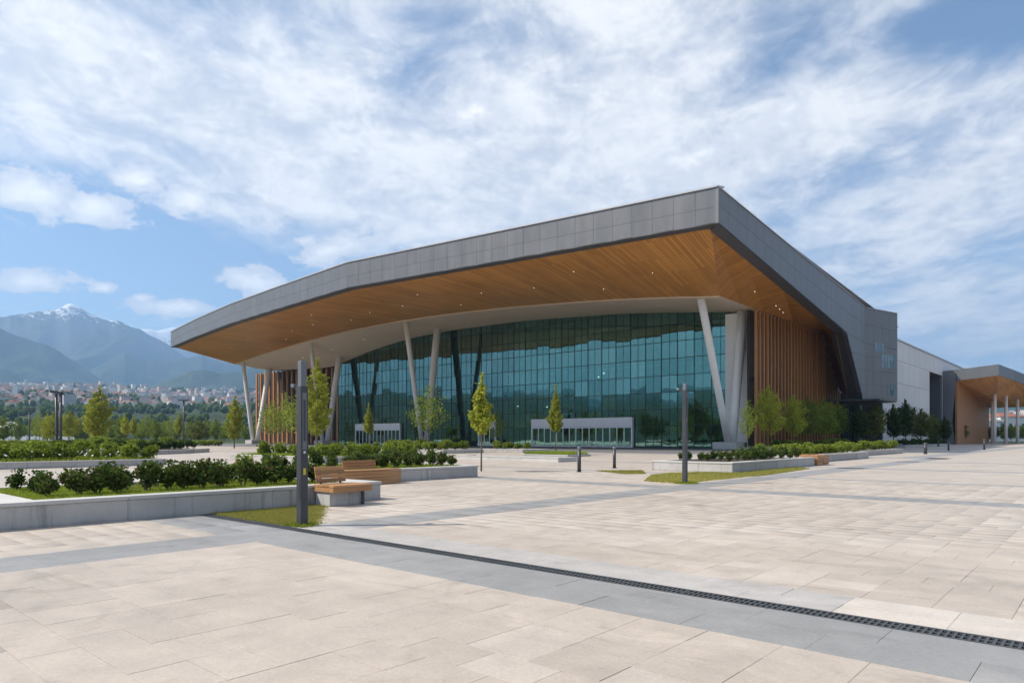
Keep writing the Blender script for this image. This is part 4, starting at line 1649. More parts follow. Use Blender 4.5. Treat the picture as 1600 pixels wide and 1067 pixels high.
blades('lawn_grass', [(-14.42, -11.1, 6.74, 9.7)], 60000, 0.035, 'grass_dry', -0.004, 'patch of short dry grass beside the near planter and lamp post', 'grass', 0.006,
       lambda x, y_, g_: (y_ < 9.55 - (x + 14.42) * 0.72 + g_.normal(size=len(x)) * 0.10) & (g_.uniform(size=len(x)) < np.clip(1.35 - (x + 14.4) * 0.12, 0.3, 1)))
tufts = lambda x, y_, g_: (np.hypot(x + 11.2, y_ - 6.9) < 0.36 * g_.uniform(0.3, 1.0, len(x))) | (np.hypot(x + 11.45, y_ - 22.3) < 0.5 * g_.uniform(0.2, 1.0, len(x)))
blades('grass_tuft', [(-11.7, -10.8, 6.74, 7.4), (-12.2, -10.8, 21.6, 23.0)], 9000, 0.07, 'grass', 0.0, 'grass tufts round the foot of the lamp posts', 'grass', 0.007, tufts)
g2 = MB()
for poly in ([(-15.2, 26.4), (-13.2, 22.4), (-11.5, 22.0), (-11.5, 30.0), (-12.2, 37.5), (-13.3, 38.5), (-13.3, 30.45), (-14.6, 30.4), (-15.4, 28.4)],
             [(-19.2, 27.9), (-16.4, 26.2), (-15.8, 27.0), (-17.6, 29.7)]):
    g2.add([(x, y_, -0.003) for x, y_ in poly], [tuple(range(len(poly)))])
tag(g2.build('lawn', M['turf']), None, None, None, 'structure')


def in_poly(poly):
    def f(x, y_, g_):
        ins_ = np.zeros(len(x), bool)
        j = len(poly) - 1
        for i in range(len(poly)):
            xi, yi = poly[i]
            xj, yj = poly[j]
            ins_ ^= ((yi > y_) != (yj > y_)) & (x < (xj - xi) * (y_ - yi) / (yj - yi + 1e-9) + xi)
            j = i
        return ins_ & (g_.uniform(size=len(x)) < 0.9)
    return f


blades('lawn_grass', [(-15.5, -11.4, 21.9, 38.6)], 60000, 0.05, 'grass_dry', -0.003, 'strip of short dry grass round the right-hand planter corner', 'grass', 0.014,
       in_poly([(-15.2, 26.4), (-13.2, 22.4), (-11.5, 22.0), (-11.5, 30.0), (-12.2, 37.5), (-13.3, 38.5), (-13.3, 30.45), (-14.6, 30.4), (-15.4, 28.4)]))
blades('lawn_grass', [(-19.3, -15.7, 26.1, 29.8)], 14000, 0.05, 'grass_dry', -0.003, 'small dry grass wedge beside the two bollards', 'grass', 0.014,
       in_poly([(-19.2, 27.9), (-16.4, 26.2), (-15.8, 27.0), (-17.6, 29.7)]))
blades('pit_grass', [(-40.2, -35.4, 47.4, 50.4)], 9000, 0.3, 'grass', 0.1, 'grass in the tree pit before the main doors', 'grass', 0.03)
rngf = np.random.default_rng(5)
fc_ = np.stack([rngf.uniform(-50, -43.6, 260), rngf.uniform(9, 17, 260), rngf.uniform(0.5, 0.95, 260)], 1)
v, f = leaf_cloud(fc_, 0.13, 1.5, 1.0)
tag(inst('flowers', np_mesh('flowers', v, f, M['flower'])), 'white flowers over the bushes at far left', 'flowers', None, 'stuff')

# ================================================================== BENCHES
def plank_bench(name, label, x_back, x_front, y0, y1, z, back=True, n_=4, plinth=True, zb=0.34):
    t = empty(name, ((x_back + x_front) / 2, (y0 + y1) / 2, 0))
    tag(t, label, 'bench')
    wd = (x_front - x_back) / n_
    for k in range(n_):
        mb = MB()
        mb.box(x_back + k * wd + 0.006, x_back + (k + 1) * wd - 0.006, y0, y1, z - 0.05, z)
        mb.build('seat_plank', M['bench_wood'], t, False, 0.006)
    mb = MB()
    mb.box(x_front - 0.045, x_front - 0.008, y0 + 0.002, y1 - 0.002, z - 0.17, z - 0.055)
    mb.build('front_board', M['bench_wood'], t, False, 0.005)
    mb = MB()
    mb.box(x_back + 0.03, x_front - 0.05, y0 + 0.01, y0 + 0.045, z - 0.17, z - 0.055)
    mb.build('end_board', M['bench_wood'], t, False, 0.005)
    if back:
        for k in range(4):
            mb = MB()
            a = x_back + 0.10 - k * 0.022
            mb.slab([(a, y0 + 0.02, z + 0.04 + k * 0.095), (a, y1 - 0.25, z + 0.04 + k * 0.095), (a - 0.02, y1 - 0.25, z + 0.125 + k * 0.095), (a - 0.02, y0 + 0.02, z + 0.125 + k * 0.095)], (-0.035, 0, 0))
            mb.build('back_slat', M['bench_wood'], t, False, 0.004)
        for yy in (y0 + 0.15, y1 - 0.4):
            mb = MB()
            mb.slab([(x_back + 0.06, yy, z - 0.005), (x_back + 0.06, yy + 0.05, z - 0.005), (x_back - 0.03, yy + 0.05, z + 0.40), (x_back - 0.03, yy, z + 0.40)], (-0.03, 0, 0))
            mb.build('back_bracket', M['post'], t)
    if plinth:
        mb = MB()
        mb.box(max(x_back, -14.46) + 0.02, x_front - 0.22, y0 + 0.05, y1 - 0.12, 0.001, z - 0.175)
        mb.build('plinth', M['concrete'], t, False, 0.008)
        mb = MB()
        mb.box(x_front - 0.17, x_front - 0.12, y1 - 0.2, y1 - 0.14, 0.001, z - 0.06)
        mb.build('leg', M['post'], t)
    return t


plank_bench('bench', 'timber bench with slatted backrest at the end of the near planter', -14.42, -13.6, 9.25, 10.35, 0.50)
b2 = empty('bench', (-19.5, 15, 0))
tag(b2, 'long timber-clad bench along the face of the second planter', 'bench')
for k in range(5):
    mb = MB()
    mb.box(-19.86 + k * 0.13, -19.86 + k * 0.13 + 0.12, 13.3, 15.9, 0.475, 0.515)
    mb.build('seat_plank', M['bench_wood'], b2, False, 0.005)
for k in range(4):
    mb = MB()
    mb.box(-19.27, -19.23, 13.3 + (k % 2) * 0.003, 15.9, 0.02 + k * 0.112, 0.122 + k * 0.112)
    mb.build('face_board', M['bench_wood'], b2, False, 0.004)
    mb = MB()
    mb.box(-19.86, -19.275, 13.3, 13.34, 0.02 + k * 0.112, 0.122 + k * 0.112)
    mb.build('end_board', M['bench_wood'], b2, False, 0.004)
for k in range(3):
    mb = MB()
    mb.box(-19.92 - k * 0.02, -19.885 - k * 0.02, 13.9, 15.3, 0.53 + k * 0.1, 0.62 + k * 0.1)
    mb.build('back_slat', M['bench_wood'], b2, False, 0.004)
for yy in (14.2, 14.95):
    mb = MB()
    mb.box(-19.99, -19.965, yy, yy + 0.05, 0.472, 0.82)
    mb.build('back_bracket', M['post'], b2)
b3 = empty('bench', (-13.6, 43.0, 0))
tag(b3, 'small block-like timber seat at the end of the right-hand planter', 'bench')
for (y0, y1) in ((42.1, 43.1), (43.2, 44.2)):
    for k in range(4):
        mb = MB()
        mb.box(-13.3, -13.26, y0, y1, 0.02 + k * 0.13, 0.14 + k * 0.13)
        mb.build('face_board', M['bench_wood'], b3)
        mb = MB()
        mb.box(-14.6, -13.305, y0, y0 + 0.04, 0.02 + k * 0.13, 0.14 + k * 0.13)
        mb.build('end_board', M['bench_wood'], b3)
    for k in range(6):
        mb = MB()
        mb.box(-14.6 + k * 0.22, -14.6 + k * 0.22 + 0.205, y0 - 0.01, y1 + 0.01, 0.545, 0.59)
        mb.build('seat_plank', M['bench_wood'], b3)

# ================================================================== LAMP POSTS AND BOLLARDS
def lamp_post(x, y_, h, label, w=0.15, extra=0.5, arm=True, sticker=False, rz=0.0):
    t = empty('lamp_post', (x, y_, 0), rz)
    tag(t, label, 'lamp post', 'square lamp posts on the plaza')
    hb = h - extra
    q_ = w / 2

    def part(name, f_, m_, bev=0.0):
        mb_ = MB()
        f_(mb_)
        return mb_.build(name, M[m_], t, False, bev, True)
    part('base_plate', lambda b: b.box(-q_ - 0.06, q_ + 0.06, -q_ - 0.06, q_ + 0.06, -0.002, 0.015), 'post')
    part('pole', lambda b: b.box(-q_, q_, -q_, q_, 0.01, hb), 'post', 0.008)
    part('mast', lambda b: b.box(-q_ * 0.78, q_ * 0.78, -q_ * 0.78, q_ * 0.78, hb - 0.02, h), 'post_light', 0.006)
    part('access_panel', lambda b: b.box(q_ - 0.002, q_ + 0.005, -q_ * 0.55, q_ * 0.55, hb - 1.15, hb - 0.12), 'post_light')
    part('light_slot', lambda b: b.box(q_ + 0.0045, q_ + 0.009, -q_ * 0.3, q_ * 0.3, hb - 1.0, hb - 0.25), 'post')
    part('hatch', lambda b: b.box(-q_ * 0.6, q_ * 0.6, -q_ - 0.006, -q_ + 0.002, 0.5, 0.85), 'post')
    if arm:
        part('arm', lambda b: b.box(-q_ - 0.17, -q_ + 0.01, -0.02, 0.02, hb - 0.05, hb - 0.015), 'post')
        part('spotlight', lambda b: b.box(-q_ - 0.24, -q_ - 0.13, -0.05, 0.05, hb - 0.014, hb + 0.05), 'post_light', 0.008)
    if sticker:
        part('sticker', lambda b: b.box(q_ + 0.001, q_ + 0.005, -0.028, 0.028, 0.93, 1.05), 'yellow')
        part('number_plate', lambda b: b.box(q_ + 0.001, q_ + 0.005, -0.02, 0.02, 1.32, 1.36), 'plate')
    return t


lamp_post(-11.2, 6.95, 3.0, 'tall square charcoal lamp post standing in the grass corner, nearest the camera', 0.15, 0.46, True, True)
lamp_post(-11.5, 22.3, 3.5, 'square grey lamp post in front of the right-hand planter', 0.145, 0.2, True)


def bollard(x, y_, h, label, r_=0.085):
    t = empty('bollard', (x, y_, 0))
    tag(t, label, 'bollard', 'dark bollards on the plaza')
    mb = MB()
    mb.tube([(0, 0, 0.0), (0, 0, 0.02)], [r_ + 0.05, r_ + 0.05], 16)
    mb.build('base_plate', M['post'], t, False, 0, True)
    mb = MB()
    mb.tube([(0, 0, 0.015), (0, 0, h - 0.12)], [r_, r_], 16)
    mb.build('shaft', M['post'], t, True, 0, True)
    mb = MB()
    mb.tube([(0, 0, h - 0.12), (0, 0, h - 0.10), (0, 0, h - 0.099), (0, 0, h - 0.03), (0, 0, h)], [r_ * 0.9, r_ * 0.9, r_ * 1.06, r_ * 1.06, r_ * 0.8], 16)
    mb.build('cap', M['post_light'], t, False, 0, True)
    return t


for (px, py, h_, lb_, r_) in ((905, 737, 1.17, 'dark round bollard before the doors, the nearer of the middle pair', 0.09), (960, 731, 1.12, 'dark round bollard before the doors, the farther of the middle pair', 0.085),
                              (1446, 709, 1.1, 'thick short bollard on the right, nearest the shaded wall', 0.16), (1482, 703.5, 1.1, 'slim bollard on the right between the thick one and the canopy', 0.11),
                              (1466, 697.5, 1.05, 'most distant tiny bollard before the pale wing', 0.13), (1538, 702.5, 1.45, 'tall slim bollard at far right before the timber pavilion', 0.12)):
    x, y_ = at(px, py)
    bollard(x, y_, h_, lb_, r_)


def tall_lamp(x, y_, h, label, twin=False, head='left', rz=None):
    t = empty('street_lamp', (x, y_, 0), YAW if rz is None else rz)
    tag(t, label, 'street lamp', 'tall dark lamps in the left garden')
    offs = (-0.24, 0.1) if twin else (0.0,)
    for k, o_ in enumerate(offs):
        mb = MB()
        mb.tube([(o_ * 0.4, 0, -0.02), (o_ * 0.8, 0, h * 0.3), (o_, 0, h)], [0.12, 0.10, 0.09], 10)
        mb.build('pole', M['post'], t, True, 0, True)
    mb = MB()
    if head == 'left':
        mb.slab([(-0.62, -0.14, h + 0.10), (0.2, -0.14, h - 0.05), (0.2, 0.14, h - 0.05), (-0.62, 0.14, h + 0.10)], (0, 0, 0.2))
    else:
        mb.slab([(-0.75, -0.16, h), (0.75, -0.16, h), (0.75, 0.16, h), (-0.75, 0.16, h)], (0, 0, 0.16))
        mb.tube([(0, 0, h - 0.25), (0, 0, h + 0.02)], [0.1, 0.16], 8)
    mb.build('lamp_head', M['post'], t, False, 0.02, True)
    mb = MB()
    mb.tube([(0, 0, -0.02), (0, 0, 0.25)], [0.3, 0.26], 10)
    mb.build('base', M['post'], t, False, 0, True)
    return t


x, y_ = on_ray(93, 0.046)
tall_lamp(x, y_, 4.75, 'dark twin-pole lamp with slanted head among the left flower beds', True)
x, y_ = on_ray(46, 0.085)
tall_lamp(x, y_, 5.4, 'plain dark lamp pole at the far left of the garden', False, 'tee')
x, y_ = on_ray(287, 0.088)
tall_lamp(x, y_, 6.7, 'dark lamp with flat T-shaped head left of the roof tip', False, 'tee')

# ================================================================== TREES
def tree_meshes(seed, h, crown_w, crown_h0, kind, nl, leaf, m, trunk_r=0.07, bark='bark'):
    """tapered trunk with limbs, and a crown of many small leaves round the limbs"""
    rng = np.random.default_rng(seed)
    mb = MB()
    lean = rng.normal(size=2) * 0.012 * h
    tp = [(lean[0] * f * f, lean[1] * f * f, h * 0.96 * f) for f in np.linspace(0, 1, 7)]
    mb.tube(tp, [trunk_r * (1 - 0.88 * f) for f in np.linspace(0, 1, 7)], 8)
    cs = []
    nlimb = 26 if kind != 'cone' else 34
    z0 = h * crown_h0
    tips = []
    for k in range(nlimb):
        f = (k + rng.uniform(0, 1)) / nlimb
        zb_ = z0 + (h * 0.93 - z0) * f * 0.97
        a = k * 2.4 + rng.uniform(-0.5, 0.5)
        if kind == 'cone':
            prof = (1 - f) ** 0.75 * (0.35 + 0.65 * min(1, f * 5 + 0.45))
        elif kind == 'column':
            prof = math.sin(math.pi * min(1, 0.14 + f * 0.86)) ** 0.6 * 0.95
        else:
            prof = math.sin(math.pi * min(1, 0.22 + f * 0.74)) ** 0.7
        ln = crown_w * 0.5 * prof * rng.uniform(0.7, 1.15)
        rise = ln * (0.9 if kind != 'round' else 0.45) + 0.02 * h
        b0 = np.array([lean[0] * (zb_ / h) ** 2, lean[1] * (zb_ / h) ** 2, zb_ - rise * 0.6])
        tip = b0 + np.array([math.cos(a) * ln, math.sin(a) * ln, rise])
        mid = b0 * 0.5 + tip * 0.5 + np.array([0, 0, -0.06 * ln])
        mb.tube([b0, mid, tip], [trunk_r * 0.34 * (1 - 0.6 * f), trunk_r * 0.22 * (1 - 0.6 * f), trunk_r * 0.07], 5, 0, False)
        tips.append((b0, mid, tip, ln))
    wts = np.array([max(t[3], 0.05) for t in tips])
    wts /= wts.sum()
    pick = rng.choice(len(tips), nl, p=wts)
    for k in pick:
        b0, mid, tip, ln = tips[k]
        f = rng.uniform(0.25, 1.08)
        p = b0 + (tip - b0) * f
        s_ = (0.16 if kind == 'cone' else 0.2) * crown_w * (0.35 + 0.5 * (1 - abs(f - 0.6))) * 0.5
        cs.append(p + rng.normal(size=3) * s_ * np.array([1, 1, 0.8]))
    for k in range(nl // 30):       # leader shoot
        f = rng.uniform(0.86, 1.03)
        cs.append(np.array([lean[0] * f * f, lean[1] * f * f, h * f]) + rng.normal(size=3) * crown_w * 0.03)
    v, f = leaf_cloud(cs, leaf, 0.2, 1.5, 0.4, rng)
    return mb.mesh('trunk', M[bark], True), np_mesh('crown', v, f, M[m])


TREES = {
    'cone_a': tree_meshes(1, 4.6, 1.35, 0.42, 'cone', 3000, 0.085, 'leaf_bright', 0.045),
    'cone_b': tree_meshes(2, 6.2, 1.75, 0.36, 'cone', 3000, 0.115, 'leaf_bright', 0.06),
    'cone_c': tree_meshes(3, 6.5, 2.3, 0.38, 'cone', 2400, 0.14, 'leaf_bright', 0.07),
    'col_a': tree_meshes(4, 9.5, 3.2, 0.22, 'column', 5000, 0.15, 'leaf_bright', 0.1),
    'col_b': tree_meshes(5, 8.0, 2.6, 0.2, 'column', 3200, 0.16, 'leaf_bright', 0.1),
    'round_a': tree_meshes(6, 7.6, 5.0, 0.30, 'round', 4300, 0.17, 'leaf_bright', 0.09),
    'round_b': tree_meshes(7, 7.2, 5.4, 0.30, 'round', 4300, 0.17, 'leaf_mid', 0.09),
    'round_c': tree_meshes(8, 7.0, 4.6, 0.28, 'round', 5000, 0.2, 'leaf_olive', 0.09),
    'loose': tree_meshes(9, 6.5, 4.2, 0.34, 'round', 1300, 0.15, 'leaf_mid', 0.08),
    'dark': tree_meshes(10, 7.5, 3.4, 0.26, 'column', 4200, 0.2, 'leaf_dark', 0.1),
    'far_a': tree_meshes(11, 9.0, 5.6, 0.2, 'round', 1500, 0.34, 'leaf_mid', 0.13),
    'far_b': tree_meshes(12, 10.5, 4.4, 0.16, 'column', 1500, 0.34, 'leaf_mid', 0.13),
    'far_c': tree_meshes(13, 8.5, 6.2, 0.2, 'round', 1700, 0.34, 'leaf_olive', 0.13),
}


def tree(x, y_, kind, s, label, group=None, sx=1.0, z=0.0, name='tree'):
    t = empty(name, (x, y_, z), random.uniform(0, 6.28))
    t.scale = (s * sx, s * sx, s)
    tag(t, label, 'tree', group)
    tm, cm = TREES[kind]
    inst('trunk', tm, (0, 0, 0), 0, (1, 1, 1), t, True)
    inst('crown', cm, (0, 0, 0), 0, (1, 1, 1), t, True)
    return t


random.seed(77)
x, y_ = at(752, 736)
tree(x, y_, 'cone_a', 1.0, 'slender young cone-shaped tree at the corner of the second planter')
x, y_ = at(868, 711)
tree(x, y_, 'cone_b', 1.0, 'slender young tree in the grassy pit before the main doors', None, 0.9, 0.1)
x, y_ = at(576, 699.5)
tree(x, y_, 'cone_b', 1.12, 'slender young tree before the left set of doors')
x, y_ = on_ray(669, 0.07)
tree(x, y_, 'loose', 1.06, 'thin spreading young tree in front of the middle white columns', None, 0.9, 0.28)
x, y_ = on_ray(776, 0.098)
tree(x, y_, 'loose', 0.9, 'sparse low tree close to the glass wall', None, 0.6)
x, y_ = on_ray(495, 0.068)
tree(x, y_, 'col_a', 1.02, 'tall leafy yellow-green tree in front of the left white columns')
x, y_ = on_ray(478, 0.082)
tree(x, y_, 'loose', 1.15, 'bushy tree leaning against the lamp post line, left of the tall leafy one')
x, y_ = on_ray(446, 0.10)
tree(x, y_, 'loose', 1.3, 'wide airy tree before the timber fins at the left end')
x, y_ = on_ray(425, 0.112)
tree(x, y_, 'loose', 1.2, 'thin tree right of the leftmost white columns')
x, y_ = on_ray(366, 0.10)
tree(x, y_, 'col_b', 0.98, 'narrow tree just left of the leftmost white columns', None, 1.1)
x, y_ = on_ray(153, 0.088)
tree(x, y_, 'col_b', 1.05, 'tall pointed tree standing above the left garden beds', None, 1.25)
x, y_ = on_ray(144, 0.095)
tree(x, y_, 'cone_c', 1.05, 'lower pointed tree beside the tall pointed one in the left garden')
# in front of the fins
for k, (px, kind, s_) in enumerate(((1199, 'round_a', 1.02), (1239, 'round_a', 0.93), (1262, 'round_b', 0.98), (1287, 'round_b', 0.98), (1309, 'round_b', 0.95))):
    rx, ry = on_ray(px, 1.0)
    t_ = -34.1 / rx
    tree(-34.1, ry * t_, kind, s_, f'{ORD[k]} small leafy tree from the white columns in the strip before the timber fins', 'trees before the fins', 0.74, 0.33)
x, y_ = on_ray(1168, 0.075)
tree(x, y_, 'loose', 0.9, 'sparse sapling in front of the right white column', None, 0.5)
for k, (px, X_, kind, s_) in enumerate(((1342, -31, 'dark', 0.85), (1366, -31, 'round_c', 1.0), (1396, -29, 'dark', 0.9), (1415, -29, 'dark', 1.05), (1438, -29.5, 'round_c', 0.95), (1458, -30, 'round_c', 0.9), (1476, -28, 'dark', 0.8))):
    rx, ry = on_ray(px, 1.0)
    t_ = X_ / rx
    tree(X_, ry * t_, kind, s_, f'{ORD[k]} dark young tree from the overhanging grey wall along the pale wing', 'trees along the pale wing', 0.9, 0.3 if ry * t_ < 168 else 0)
for k, (px, t_, kind, s_) in enumerate(((1500, 0.17, 'round_c', 0.85), (1518, 0.2, 'round_b', 0.8), (1536, 0.22, 'dark', 0.8), (1552, 0.2, 'round_c', 0.8), (1568, 0.24, 'dark', 0.9),
                                        (1580, 0.2, 'round_b', 0.8), (1592, 0.22, 'round_c', 0.9), (1606, 0.2, 'round_b', 0.85), (1620, 0.22, 'dark', 0.9))):
    x, y_ = on_ray(px, t_)
    tree(x, y_, kind, s_, f'{ORD[k]} small tree from the left in the row by the far pavilion', 'trees by the far pavilion')

# garden trees and the row beyond the plaza, left
random.seed(5)
gar = [(6, 0.16, 'far_a', 0.9), (28, 0.2, 'far_b', 0.8), (62, 0.13, 'loose', 1.2), (74, 0.17, 'far_a', 0.95), (84, 0.12, 'round_a', 0.95), (108, 0.14, 'round_a', 1.1), (120, 0.2, 'far_a', 1.0),
       (133, 0.24, 'far_c', 0.9), (172, 0.2, 'far_a', 0.8), (190, 0.17, 'far_b', 0.85), (197, 0.13, 'cone_c', 1.15), (208, 0.15, 'cone_c', 1.2), (222, 0.22, 'far_a', 0.95), (231, 0.16, 'loose', 1.3),
       (243, 0.18, 'far_b', 0.8), (256, 0.24, 'far_a', 1.0), (268, 0.18, 'loose', 1.35), (279, 0.15, 'cone_c', 1.3), (299, 0.2, 'far_a', 0.9), (311, 0.17, 'far_c', 0.9), (322, 0.22, 'far_a', 1.05),
       (337, 0.2, 'far_b', 0.85), (350, 0.24, 'far_a', 0.9), (383, 0.26, 'far_a', 0.9), (400, 0.28, 'far_b', 0.9), (415, 0.27, 'far_a', 0.95)]
for k, (px, t_, kind, s_) in enumerate(gar):
    x, y_ = on_ray(px, t_)
    tree(x, y_, kind, s_ * 0.86, f'{ORD[k]} tree from the left in the loose row behind the left garden', 'trees behind the left garden')
k2 = 0
wood = []
for k in range(32):
    px = -60 + k * 16 + random.uniform(-5, 5)
    t_ = random.uniform(0.30, 0.46)
    wood.append((px, t_, random.choice(['far_a', 'far_c', 'far_b', 'far_a']), random.uniform(0.5, 0.85)))
TK = {'far_a': 'olive spreading', 'far_b': 'green upright', 'far_c': 'dark round'}
for (px, t_, kind, s_) in wood:
    x, y_ = on_ray(px, t_)
    zone = 'below the snowy peak' if px < 140 else 'left of the roof tip' if px < 270 else 'under the roof tip'
    size = 'tall' if s_ > 0.68 else 'low'
    tree(x, y_, kind, s_, f'{size} {TK[kind]} tree in the far belt before the town, {zone}', 'far tree belt before the town', 1.15)
# belt of trees behind the viewpoint, mirrored in the glass: reads as one mass
bv, bf, bm, nb_ = [], [], [], 0
for k in range(46):
    a = R(150 + k * 3.3 + random.uniform(-1, 1))
    rr_ = random.uniform(95, 165)
    x, y_ = rr_ * math.cos(a), rr_ * math.sin(a)
    kind, sc_, an = random.choice(['far_a', 'far_c', 'far_b']), random.uniform(0.9, 1.5), random.uniform(0, 6.28)
    if y_ > 20:
        continue
    for mi_, me in enumerate(TREES[kind][::-1]):
        co = np.empty(len(me.vertices) * 3, np.float32)
        me.vertices.foreach_get('co', co)
        co = co.reshape(-1, 3) * sc_
        c_, sn = math.cos(an), math.sin(an)
        co = np.stack([co[:, 0] * c_ - co[:, 1] * sn + x, co[:, 0] * sn + co[:, 1] * c_ + y_, co[:, 2]], 1)
        for p_ in me.polygons:
            if len(p_.vertices) == 4:
                bf.append([nb_ + v_ for v_ in p_.vertices])
                bm.append(mi_)
        bv.append(co)
        nb_ += len(co)
me = np_mesh('tree_belt', np.concatenate(bv), bf, [M['leaf_olive'], M['bark']])
me.polygons.foreach_set('material_index', bm)
tag(inst('tree_belt', me), 'belt of trees across the plaza, seen mirrored in the glass', 'tree belt', None, 'stuff')

# clipped hedges at the far edge of the left garden
for k, (pxa, pxb, t_, lb_) in enumerate(((-30, 78, 0.125, 'long low clipped hedge at the far left edge of the garden'), (85, 190, 0.118, 'long low clipped hedge behind the tall pointed tree'),
                                         (196, 345, 0.13, 'long low clipped hedge below the T-shaped lamp'))):
    xa, ya = on_ray(pxa, t_)
    xb, yb = on_ray(pxb, t_)
    rng = np.random.default_rng(200 + k)
    n_ = 5200
    f = rng.uniform(0, 1, n_)
    L_ = math.hypot(xb - xa, yb - ya)
    ux, uy = (xb - xa) / L_, (yb - ya) / L_
    w_ = rng.uniform(-1, 1, n_)
    hz = 1.0 + 0.25 * (fbm(f * L_ * 0.6, w_ * 0 + k, 3, 8) - 0.5) * 2
    zz_ = np.abs(1 - np.abs(rng.normal(0, 0.35, n_))) * hz
    cs = np.stack([xa + ux * f * L_ - uy * w_ * 1.3, ya + uy * f * L_ + ux * w_ * 1.3, zz_], 1)
    v, fz = leaf_cloud(cs, 0.34, 0.6, 1.4, 0.4, rng)
    o = inst('hedge', np_mesh('hedge', v, fz, M['leaf_mid' if k != 1 else 'leaf_dark']))
    tag(o, lb_, 'hedge', 'clipped hedges of the left garden')

# ================================================================== LOW BUILDINGS AT THE EDGE
M['white_wall'] = mottled('white_render', (0.72, 0.71, 0.69), 0.06, 0.2, 0.7)
M['roof_red'] = mottled('red_tile_roof', (0.26, 0.11, 0.075), 0.2, 0.3, 0.8)
M['roof_grey'] = mottled('grey_roof', (0.24, 0.23, 0.23), 0.2, 0.3, 0.8)
sh = MB()
x0, y0 = on_ray(-60, 0.27)
x1, y1 = on_ray(118, 0.262)
fence = empty('low_wall', ((x0 + x1) / 2, (y0 + y1) / 2, 0))
tag(fence, 'long white low wall with posts behind the garden at far left', 'wall')
for k in range(14):
    f0, f1 = k / 14 + 0.004, (k + 1) / 14 - 0.004
    mb = MB()
    a, b = (x0 + (x1 - x0) * f0, y0 + (y1 - y0) * f0), (x0 + (x1 - x0) * f1, y0 + (y1 - y0) * f1)
    mb.slab([(a[0], a[1], -0.1), (b[0], b[1], -0.1), (b[0], b[1], 2.2), (a[0], a[1], 2.2)], (-0.2, 0.25, 0))
    mb.build('panel', M['white_wall'], fence)
    mb = MB()
    mb.box(a[0] - 0.25, a[0] + 0.2, a[1] - 0.2, a[1] + 0.35, -0.1, 2.7)
    mb.build('post', M['alu'], fence)
x, y_ = on_ray(16, 0.34)
tent = empty('marquee', (x, y_, 0), YAW)
tag(tent, 'white domed marquee roof among the trees at far left', 'tent')
mb = MB()
rings, segs = 6, 18
vs = []
for i in range(rings + 1):
    a = i / rings * math.pi / 2
    vs += [(5.5 * math.cos(a) * math.cos(2 * math.pi * k / segs), 4.5 * math.cos(a) * math.sin(2 * math.pi * k / segs), 6.0 + 4.2 * math.sin(a)) for k in range(segs)]
mb.add(vs, [(i * segs + k, i * segs + (k + 1) % segs, (i + 1) * segs + (k + 1) % segs, (i + 1) * segs + k) for i in range(rings) for k in range(segs)])
mb.build('roof', M['white_wall'], tent, True, 0, True)
for (a, b) in ((-4, -3), (4, -3), (-4, 3), (4, 3)):
    mb = MB()
    mb.tube([(a, b, 0), (a, b, 6.6)], [0.15, 0.15], 8)
    mb.build('pole', M['alu'], tent, False, 0, True)
for (px, t_, wx, wy, hh, lb_, roofm) in ((1532, 0.31, 16, 12, 9.5, 'bright white low building seen under the far canopy', 'roof_grey'), (1568, 0.32, 14, 12, 12.0, 'white block behind the trees right of the canopy columns', 'roof_red'),
                                         (1598, 0.33, 16, 12, 11.0, 'cream house with tiled roof at the right edge', 'roof_red'), (1632, 0.33, 14, 12, 10.0, 'pale house just at the right border', 'roof_grey')):
    x, y_ = on_ray(px, t_)
    h_ = empty('house', (x, y_, 0), YAW + 0.12)
    tag(h_, lb_, 'house', 'pale buildings at far right')
    mb = MB()
    mb.box(-wx / 2, wx / 2, -wy / 2, wy / 2, -0.1, hh)
    mb.build('wall', M['white_wall'], h_, False, 0, True)
    mb = MB()
    mb.add([(-wx / 2 - .5, -wy / 2 - .5, hh), (wx / 2 + .5, -wy / 2 - .5, hh), (wx / 2 + .5, wy / 2 + .5, hh), (-wx / 2 - .5, wy / 2 + .5, hh), (-wx / 4, 0, hh + 2.2), (wx / 4, 0, hh + 2.2)],
           [(0, 1, 5, 4), (1, 2, 5), (2, 3, 4, 5), (3, 0, 4), (3, 2, 1, 0)])
    mb.build('roof', M[roofm], h_, False, 0, True)
    for r_ in range(3):
        for c_ in range(4):
            mb = MB()
            xx = -wx / 2 + wx * (c_ + 0.5) / 4
            mb.box(xx - 0.7, xx + 0.7, -wy / 2 - 0.06, -wy / 2 + 0.02, 1.2 + r_ * 2.9, 2.9 + r_ * 2.9)
            mb.build('window', M['winglass'], h_, False, 0, True)

